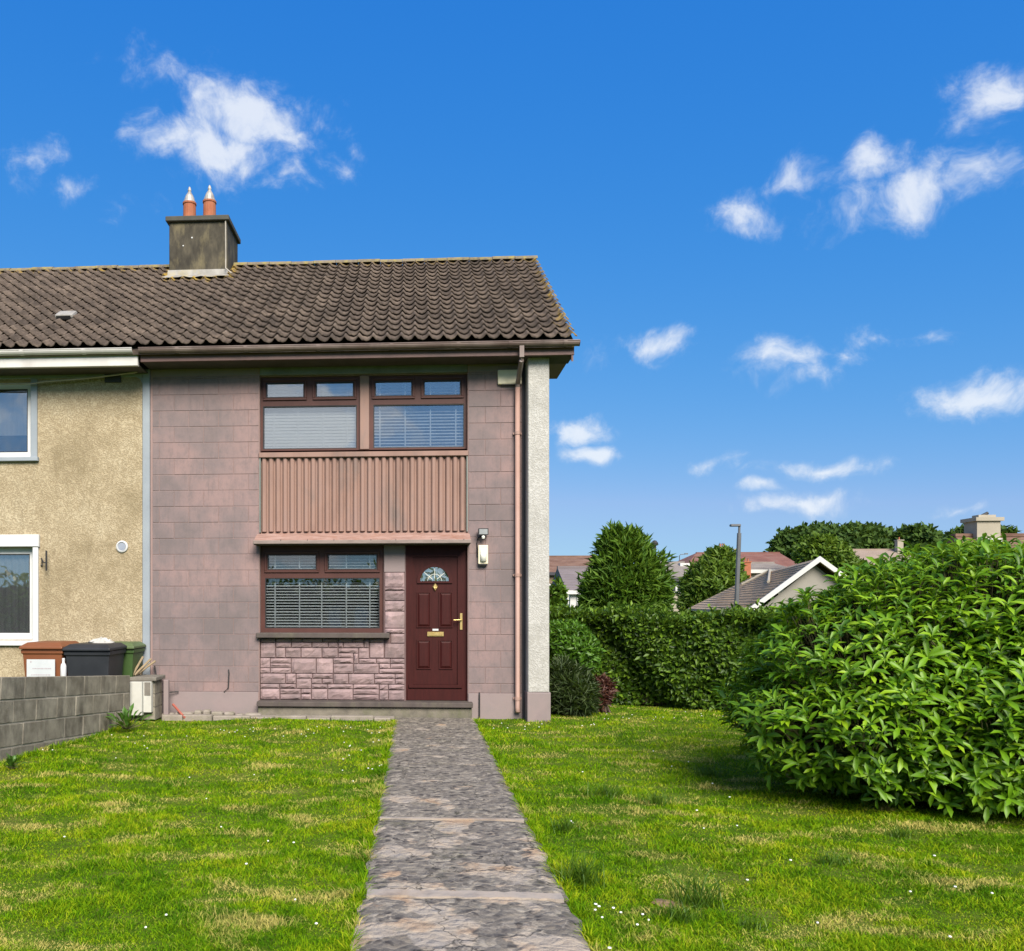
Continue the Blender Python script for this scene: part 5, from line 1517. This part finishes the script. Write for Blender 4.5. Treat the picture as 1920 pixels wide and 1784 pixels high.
h, ze = far_house('grey_house', 'grey roofed cream house between the conifer and the yellow green tree', 1222, 1345, 54, 1084, 58, 1055, 'wall_cream', 'roof_grey', hipl=.4, hipr=.8, fascia='dark_reveal')
far_window(h, 1256, 1085, 1268, 1112, 54.2); far_window(h, 1268, 1087, 1278, 1112, 54.2, 'wall_white')
for (px_, py_, Y_) in ((1250, 1043, 58),):
    q = at(px_, py_, Y_)
    B().tube([(q.x, Y_, q.z - .6), (q.x, Y_, q.z)], .03, 5).tube([(q.x - .35, Y_, q.z - .05), (q.x + .35, Y_, q.z - .05)], .02, 5).tube([(q.x - .2, Y_ - .25, q.z - .05), (q.x - .2, Y_ + .25, q.z - .05)], .02, 5).tube([(q.x + .2, Y_ - .2, q.z - .05), (q.x + .2, Y_ + .2, q.z - .05)], .02, 5).go('aerial', 'dark_wire', h)
a = at(1283, 1060, 57.3); B().box(a.x - .35, a.x + .3, 57.0, 57.5, a.z - .1, a.z + .12).go('rooflight', 'wall_white', h)
s = far_stack(h, 1222, 1233, 1046, 1060, 57.6, 'wall_brown')
a = at(1227.5, 1030, 57.8)
B().tube([(a.x, 57.8, a.z - .8), (a.x, 57.8, a.z + .25)], .10, 8).lathe([(.02, 0), (.22, .06), (.24, .2), (.12, .36), (.01, .4)], (a.x, 57.8, a.z + .2), 10).go('flue', 'dark_wire', s)
h, ze = far_house('red_roofed_house', 'long red and grey roofed house on the rise behind the street lamp', 1285, 1505, 80, 1063, 85, 1037, 'wall_white', 'roof_red', hipl=2.6, fascia='wall_white')
far_stack(h, 1350, 1362, 1027, 1040, 85, 'wall_brown', (.2, .5, .8), 'clay'); far_stack(h, 1377, 1384, 1029, 1040, 85, 'wall_cream', (), cap=False)
h, ze = far_house('small_grey_house', 'small cream house with a white gutter board behind the grey bungalow', 1393, 1490, 52, 1068, 55, 1056, 'wall_cream', 'roof_grey', hipl=.8, fascia='wall_white')
far_stack(h, 1396, 1408, 1055, 1075, 51.5, 'clay', (.3, .7), 'clay'); far_window(h, 1394.5, 1076, 1402, 1098, 52.2, 'wall_grey')
h, ze = far_house('tan_roofed_house', 'tan roofed house just showing above the big bush', 1570, 1745, 75, 1058, 79, 1031, 'wall_cream', 'roof_tan', hipr=.5)
far_stack(h, 1683, 1694, 1014, 1034, 78, 'wall_cream', (.5,), 'clay')
# the grey bungalow: its gable faces this way and the ridge runs off to the left
bg_ = thing('bungalow', 'grey roofed bungalow with white barge boards behind the hedge', 'house')
R0, R1 = at(1536, 1047, 26), at(1420, 1082, 40)
E0, E1 = at(1402, 1142, 26.0), at(1290, 1156, 40)
E0.z = E1.z = 1.42
Fz = Vector((2 * R0.x - E0.x, 26.0, E0.z)); Fb = Vector((2 * R1.x - E1.x, 40, E1.z))
R1.z = R0.z
up_ = Vector((0, 0, .10))
v = [E0, R0, R1, E1, Fz, Fb]; v = [tuple(q) for q in v] + [tuple(q - up_) for q in v]
f = [(0, 1, 2, 3), (1, 4, 5, 2), (6, 9, 8, 7), (7, 8, 11, 10), (0, 3, 9, 6), (4, 10, 11, 5), (0, 6, 7, 1), (1, 7, 10, 4), (2, 5, 11, 8), (3, 2, 8, 9)]
ro = mk('roof', v, f, 'roof_slate', bg_)
lp = B()
for k in range(1, 16):
    u_ = k / 16; q0 = E0.lerp(R0, u_) + Vector((0, 0, .004)); q1 = E1.lerp(R1, u_) + Vector((0, 0, .004))
    dn = (E0 - R0).normalized() * .05
    lp.add([q0 + up_ * .0, q1 + up_ * .0, q1 + dn + up_ * .22, q0 + dn + up_ * .22, q1 + dn - up_ * .1, q0 + dn - up_ * .1], [(0, 1, 2, 3), (3, 2, 4, 5)])
lp.go('tile_laps', 'roof_slate', ro)
for (a, b) in ((E0, R0), (Fz, R0)):
    d_ = (b - a)
    q = [a + Vector((0, -.06, .06)), b + Vector((0, -.06, .06)), b + Vector((0, -.06, -.11)), a + Vector((0, -.06, -.11))]
    B().add([tuple(p) for p in q] + [tuple(p + Vector((0, .05, 0))) for p in q], [(0, 1, 2, 3), (7, 6, 5, 4), (0, 4, 5, 1), (1, 5, 6, 2), (2, 6, 7, 3), (3, 7, 4, 0)]).go('barge_board', 'wall_white', bg_)
g0 = Vector((E0.x + .35, 26.25, 0)); 
gwv = [(E0.x + .3, 26.25, -1.6), (Fz.x - .3, 26.25, -1.6), (Fz.x - .3, 26.25, E0.z - .1), (R0.x, 26.25, R0.z - .2), (E0.x + .3, 26.25, E0.z - .1)]
bw = B().add(gwv + [(p[0] + (R1.x - R0.x), 39.8, p[2]) for p in gwv], [(4, 3, 2, 1, 0), (0, 1, 6, 5), (1, 2, 7, 6), (4, 0, 5, 9), (5, 6, 7, 8, 9)])
bw.go('wall', 'wall_grey', bg_)
# raised valley flashing of the cross roof
c0 = R0.lerp(R1, .80)
ql, qm, qr = at(1394, 1098, 36), at(1418, 1083, 36), at(1466, 1096, 33)
for (a, b) in ((E0.lerp(R0, .62).lerp(E1.lerp(R1, .62), .75), R0.lerp(R1, .72)), (R0.lerp(R1, .72), E0.lerp(R0, .58).lerp(E1.lerp(R1, .58), .25))):
    B().tube([a + Vector((0, 0, .06)), b + Vector((0, 0, .05))], .05, 6).go('valley_flashing', 'wall_cream', ro)
# house at the right edge
h, ze = far_house('brown_roofed_house', 'brown tiled house with a pale chimney above the big bush', 1838, 2080, 33, 1040, 34.6, 1004, 'wall_cream', 'roof_brown', hipl=.0)
s = far_stack(h, 1832, 1876, 977, 1022, 34.2, 'wall_cream')
a = at(1846, 968, 34.6)
B().box(a.x - .35, a.x + .3, 34.4, 34.8, at(1846, 974, 34.6).z - .04, at(1846, 968, 34.6).z + .03).go('pot_block', 'wall_cream', s)
B().tube([(a.x - .12, 34.6, a.z), (a.x + .12, 34.6, a.z + .12)], .06, 8).go('cowl', 'dark_wire', s)
a, b = at(1836, 1016, 34.1), at(1878, 1010, 34.1)
B().box(a.x, b.x, 34.05, 34.17, a.z, b.z).go('flashing', 'wall_white', s)

# ------------------------------------------------------------------ lamps and sign
M['lamp_grey'] = surf('grey_lamp_post', [(.10, .105, .115), (.15, .155, .165)], 2, .5, metal=.3)
t = thing('street_lamp', 'tall grey street lamp rising in front of the bungalow roof', 'street lamp')
Y_ = 25.5
b0, b1, b2 = at(1380, 1150, Y_), at(1386, 1000, Y_), at(1386.5, 984, Y_)
b0.z = -1.3
B().tube([b0, Vector((b0.x, Y_, 1.2)), b1], [.075, .065, .06], 10).go('post', 'lamp_grey', t)
B().tube([b1, b2], [.035, .035], 8).go('neck', 'lamp_grey', t)
a = at(1369, 986.5, Y_); b = at(1388, 984, Y_)
bevel(B().box(a.x, b.x, Y_ - .07, Y_ + .07, a.z - .02, a.z + .05).go('lantern', 'lamp_grey', t), .015, 1)
t = thing('street_lamp', 'tiny far street lamp on the skyline right of the conifer', 'street lamp')
Y_ = 110
a, b = at(1274, 1050, Y_), at(1288, 1040, Y_)
B().tube([(a.x, Y_, -1), (a.x, Y_, b.z - .15), (a.x + .15, Y_, b.z), (b.x, Y_, b.z + .06)], .055, 6).go('post', 'lamp_grey', t)
B().box(b.x - .3, b.x + .12, Y_ - .1, Y_ + .1, b.z, b.z + .16).go('lantern', 'lamp_grey', t)
a, b = at(1127, 1164, 19), at(1139, 1148, 19)
t = thing('road_sign', 'small white square sign showing above the hedge in front of the conifer', 'sign')
B().box(a.x, b.x, 19, 19.02, a.z, b.z).go('plate', 'wall_white', t); B().tube([((a.x + b.x) / 2, 19.04, -.9), ((a.x + b.x) / 2, 19.04, b.z)], .025, 8).go('post', 'lamp_grey', t)

# across the road behind the camera: what the panes mirror
tall = thing('roadside_hedge', 'tall dark hedge across the road behind the viewer', 'hedge')
foliage('foliage', [((x_, -7.5 + random.uniform(-.3, .3), 1.25), (1.3, .8, 1.45 + random.uniform(-.15, .15))) for x_ in np.arange(-21, 9, 1.3)], 14000, .28, .5, 'laurel', tall, inner=.6)
B().box(-21.5, 9, -7.6, -7.4, -.1, 2.3).go('stems', 'bark', tall)
for i, x_ in enumerate((-2.95, -1.95)):
    p_ = thing('gate_pillar', ['cream gate pillar across the road, the further left one', 'cream gate pillar across the road, the further right one'][i], 'pillar', 'gate pillars across the road')
    bevel(B().box(x_ - .2, x_ + .2, -6.5, -6.1, -.1, 1.45).go('shaft', 'wall_white', p_), .01, 1); bevel(B().box(x_ - .25, x_ + .25, -6.55, -6.05, 1.452, 1.55).go('cap', 'wall_grey', p_), .01, 1)

# ------------------------------------------------------------------ lawn
def grass_mat():
    m, t, b = newmat('grass_blade')
    g = t.nodes.new('ShaderNodeNewGeometry')
    p = g.outputs['Position']; rnd = g.outputs['Random Per Island']
    f = mth(t, 'ADD', mth(t, 'MULTIPLY', mth(t, 'ADD', mth(t, 'MULTIPLY', noise(t, p, 1.1, 5, .6), .6), mth(t, 'MULTIPLY', noise(t, p, 5.5, 4, .6), .4)), .82), mth(t, 'MULTIPLY', rnd, .18))
    c = ramp(t, f, [(.034, .110, .002), (.098, .225, .003), (.200, .325, .004), (.36, .40, .015)], .36, .63)
    m2 = t.nodes.new('ShaderNodeMapping'); m2.inputs['Scale'].default_value = (1.0, 1.9, 1); t.links.new(p, m2.inputs[0])
    dry = mth(t, 'ADD', noise(t, m2.outputs[0], 1.55, 5, .62), mth(t, 'MULTIPLY', rnd, .12))
    c = mixc(t, mapr(t, dry, .60, .70, 0, .85), c, (.56, .46, .15))
    t.links.new(c, b.inputs['Base Color']); b.inputs['Roughness'].default_value = .8; b.inputs['Specular IOR Level'].default_value = .08
    tr = t.nodes.new('ShaderNodeBsdfTranslucent'); t.links.new(mixc(t, .35, c, (.34, .52, .01)), tr.inputs['Color'])
    ms = t.nodes.new('ShaderNodeMixShader'); ms.inputs[0].default_value = .32
    t.links.new(b.outputs[0], ms.inputs[1]); t.links.new(tr.outputs[0], ms.inputs[2]); t.links.new(ms.outputs[0], t.nodes['Material Output'].inputs[0])
    return m
M['grass'] = grass_mat()
def blades(px, py, h, wdt, lean, name, mat, parent=None, z0=None):
    n = len(px)
    az = rng.uniform(0, 2 * np.pi, n); a2 = rng.uniform(0, 2 * np.pi, n)
    d = np.stack([np.cos(az), np.sin(az)], -1); s = np.stack([np.cos(a2), np.sin(a2)], -1)
    z = gz(px, py) - .004 if z0 is None else z0
    base = np.stack([px, py, z], -1)
    V = np.zeros((n, 5, 3))
    mid = base.copy(); mid[:, :2] += d * (h * lean * .42)[:, None]; mid[:, 2] += h * .58
    tip = base.copy(); tip[:, :2] += d * (h * lean)[:, None]; tip[:, 2] += h * np.sqrt(np.clip(1 - (lean * .55) ** 2, .12, 1))
    sw = np.zeros((n, 3)); sw[:, :2] = s * (wdt / 2)[:, None]
    V[:, 0] = base - sw; V[:, 1] = base + sw; V[:, 2] = mid - sw * .8; V[:, 3] = mid + sw * .8; V[:, 4] = tip
    T = np.array([(0, 1, 3), (0, 3, 2), (2, 3, 4)])
    F = (T[None] + (np.arange(n) * 5)[:, None, None]).reshape(-1, 3)
    return bigmesh(name, V.reshape(-1, 3), F, mat, parent)
NB = 670000
d = 3.3 * np.exp(rng.uniform(0, 1, NB) * math.log(14.6 / 3.3))
ang = rng.uniform(-.56, 1.1, NB)
gx_, gy_ = d * ang - .06 * d, d
ok = ~((gx_ > -.275) & (gx_ < .805) & (gy_ < 11.9))
ok &= gx_ > -4.07 + (gy_ - 8.28) * .0741
ok &= ~((gy_ > 11.62) & (gx_ < -.28)); ok &= ~((gy_ > 11.86) & (gx_ < .9)); ok &= ~((gy_ > 11.96) & (gx_ < 1.5)); ok &= ~((gy_ > 11.69) & (gx_ > 1.5) & (gx_ < 1.86) & (gy_ < 12.5))
side = (gx_ - hA.x) * hn.x + (gy_ - hA.y) * hn.y
ok &= side > -.25
ok &= ~((gx_ < 1.86) & (gy_ > 12.0))
gx_, gy_, d = gx_[ok], gy_[ok], d[ok]
n = len(gx_)
def lumps(x, y):
    v = 0
    for (fx, fy, ph, am) in ((5.1, 3.2, .3, .5), (-3.7, 6.8, 1.9, .5), (11.3, 7.1, 4.0, .4), (-9.2, 13.7, 2.2, .4), (23.1, 17.9, .7, .3), (-19.4, 27.3, 5.1, .3)):
        v = v + am * np.sin(fx * x + fy * y + ph + 1.3 * np.sin(fy * .41 * x - fx * .37 * y))
    return v / 2.4
clump = np.clip(.5 + 1.1 * lumps(gx_, gy_), 0, 1)
edge = np.exp(-np.minimum(np.abs(gx_ + .30), np.abs(gx_ - .83)) / .08)
h = (.010 + .026 * clump + .016 * edge) * rng.uniform(.5, 1.7, n)
wdt = (.0022 + .00062 * d) * rng.uniform(.7, 1.3, n)
lean = rng.uniform(.3, 1.75, n)
go_ = blades(gx_, gy_, h, wdt, lean, 'lawn_grass', 'grass')
tag(go_, 'short mown lawn grass with dry straw coloured patches', 'grass', kind='stuff')
# longer fringe along the path edges and at the foot of the wall
k = 9000
yy = rng.uniform(3.3, 11.6, k); sd_ = rng.random(k) < .5
fr = .5 + .5 * np.sin(yy * 5.3 + np.where(sd_, 0, 2.1)) * np.sin(yy * 13.1 + 1) + .3 * np.sin(yy * 29)
okf = rng.random(k) < np.clip(fr, .12, 1)
xx = np.where(sd_, PXL - .0 - np.abs(rng.normal(0, .03, k)), PXR - .005 + np.abs(rng.normal(0, .03, k)))
xx, yy, fr = xx[okf], yy[okf], fr[okf]
k2 = 1500; yw = rng.uniform(7.5, 11.2, k2); xw = -4.07 + (yw - 8.28) * .0741 + np.abs(rng.normal(0, .03, k2))
xx = np.concatenate([xx, xw]); yy = np.concatenate([yy, yw]); fr = np.concatenate([fr, rng.uniform(.2, 1, k2)])
o = blades(xx, yy, (.035 + .05 * np.clip(fr, 0, 1)) * rng.uniform(.6, 1.3, len(xx)), .0035 + .0005 * yy, rng.uniform(.3, 1.6, len(xx)), 'edge_grass', 'grass')
tag(o, 'longer uncut grass fringing the path and the block wall', 'grass', kind='stuff')
# coarse tufts
M['tuft'] = leafmat('tuft_blade', [(.030, .085, .006), (.065, .14, .008), (.12, .19, .014)], .5, .25, .3)
tufts = [(1060, 1560, .16, .11, 50, 'dark grass tuft beside the path where the pale joint crosses'), (1090, 1660, .22, .16, 110, 'largest tuft of long grass leaning over the right path edge'),
         (1310, 1700, .26, .17, 60, 'tuft of tall single blades beside the bare earth patch'), (1140, 1500, .15, .24, 90, 'wide patch of coarse upright grass left of the bush'),
         (1230, 1510, .14, .20, 70, 'second patch of coarse upright grass nearer the bush'), (1330, 1455, .13, .26, 80, 'coarse grass patch further back left of the bush'),
         (1275, 1725, .12, .15, 60, 'low dark tuft at the lower edge of the bare earth patch'), (1560, 1625, .10, .12, 50, 'dark low tuft on the lawn below the bush'),
         (1690, 1565, .10, .14, 50, 'bluish spiky tuft under the front of the bush'), (1405, 1740, .08, .10, 40, 'small dark tuft at the bottom right lawn')]
for (px, py, hh, rr_, nn_, lab) in tufts:
    c = gnd(px, py); k = nn_ * 2
    a = rng.uniform(0, 6.28, k); r_ = rr_ * np.minimum(np.abs(rng.normal(0, .5, k)), .9)
    x_, y_ = c.x + r_ * np.cos(a), c.y + r_ * np.sin(a) * .6
    o = blades(x_, y_, hh * rng.uniform(.4, 1.05, k), np.full(k, .006), rng.uniform(.1, 1.1, k), 'grass_tuft', 'tuft')
    tag(o, lab, 'grass tuft', 'coarse tufts in the lawn')
# bare earth patch
c = gnd(1248, 1695); bv = [(c.x, c.y, .024)]; rr = random.Random(4)
for k in range(22):
    a = 2 * math.pi * k / 22; q = rr.uniform(.75, 1.2); bv.append((c.x + .085 * q * math.cos(a), c.y + .065 * q * math.sin(a), .004))
M['earth'] = surf('bare_earth', [(.20, .13, .075), (.29, .20, .12)], 9, .95, 60, .8, .01)
tag(mk('earth_patch', bv, [(0, k, k % 22 + 1) for k in range(1, 23)], 'earth'), 'small bare earth patch beside the tall blades right of the path', 'earth patch', kind='structure')
# daisies
dz = B(); M['petal'] = surf('daisy_petal', [(.72, .72, .68), (.8, .8, .78)], 9, .6, bstr=0)
spots = [(int(random.uniform(1105, 1165)), int(random.uniform(1690, 1745))) for _ in range(7)] + [(random.uniform(910, 1120), random.uniform(1352, 1372)) for _ in range(12)]
spots += [(random.uniform(300, 735), random.uniform(1362, 1385)) for _ in range(26)] + [(random.uniform(30, 290), random.uniform(1375, 1425) + 0) for _ in range(12)]
spots += [(random.uniform(640, 735), random.uniform(1385, 1470)) for _ in range(18)] + [(random.uniform(0, 690), random.uniform(1450, 1760)) for _ in range(12)]
spots += [(random.uniform(950, 1400), random.uniform(1380, 1560)) for _ in range(12)] + [(random.uniform(1110, 1380), random.uniform(1335, 1352)) for _ in range(16)] + [(random.uniform(1100, 1900), random.uniform(1600, 1780)) for _ in range(12)]
for (px, py) in spots:
    c = gnd(px, py, .03)
    if c.x < -3.95 or (-.3 < c.x < .83): continue
    z_ = float(gz(c.x, c.y)) + random.uniform(.03, .05)
    s_ = random.uniform(.006, .0095)
    dz.lathe([(.003, -.004), (s_, .0), (s_ * .8, .004), (.002, .005)], (c.x, c.y, z_), 7)
o = dz.go('daisies', 'petal'); tag(o, 'white daisies scattered through the lawn', 'daisies', kind='stuff')
# weeds at the foot of the block wall
def weed(name, label, c, n, size, asp, spread, mat='dock', up=.7):
    t = thing(name, label, 'plant')
    a = rng.uniform(0, 6.28, n); tl = rng.uniform(.15, 1.3, n)
    dr = np.stack([np.cos(a) * np.sin(tl), np.sin(a) * np.sin(tl), np.cos(tl)], -1)
    base = np.array(c) + dr * rng.uniform(0, spread, n)[:, None] * np.array([1, .7, .8]); base[:, 2] = np.maximum(base[:, 2], .01)
    nn_ = unit(np.cross(np.cross(dr, [0, 0, 1.0]), dr) + rvec(n) * .2)
    Ls = size * rng.uniform(.6, 1.2, n)
    for i in range(n):
        v_, f_ = leaves(base[i:i + 1], dr[i:i + 1], nn_[i:i + 1], Ls[i:i + 1], Ls[i:i + 1] * asp, BIG_LEAF)
        mk('leaf', v_, [tuple(int(z_) for z_ in q) for q in f_], mat, t, True)
    sm = B()
    for i in range(n): sm.tube([tuple(c), tuple(base[i])], .004, 4, False)
    sm.go('stems', 'twig', t)
weed('dock_plant', 'leafy green dock plant at the end of the block wall', tuple(gnd(238, 1368, .02)), 46, .17, .30, .26)
weed('low_weed', 'low dark green weed at the foot of the block wall near the left edge', tuple(gnd(22, 1443, .02)), 26, .10, .35, .12)
c = gnd(1050, 1350)
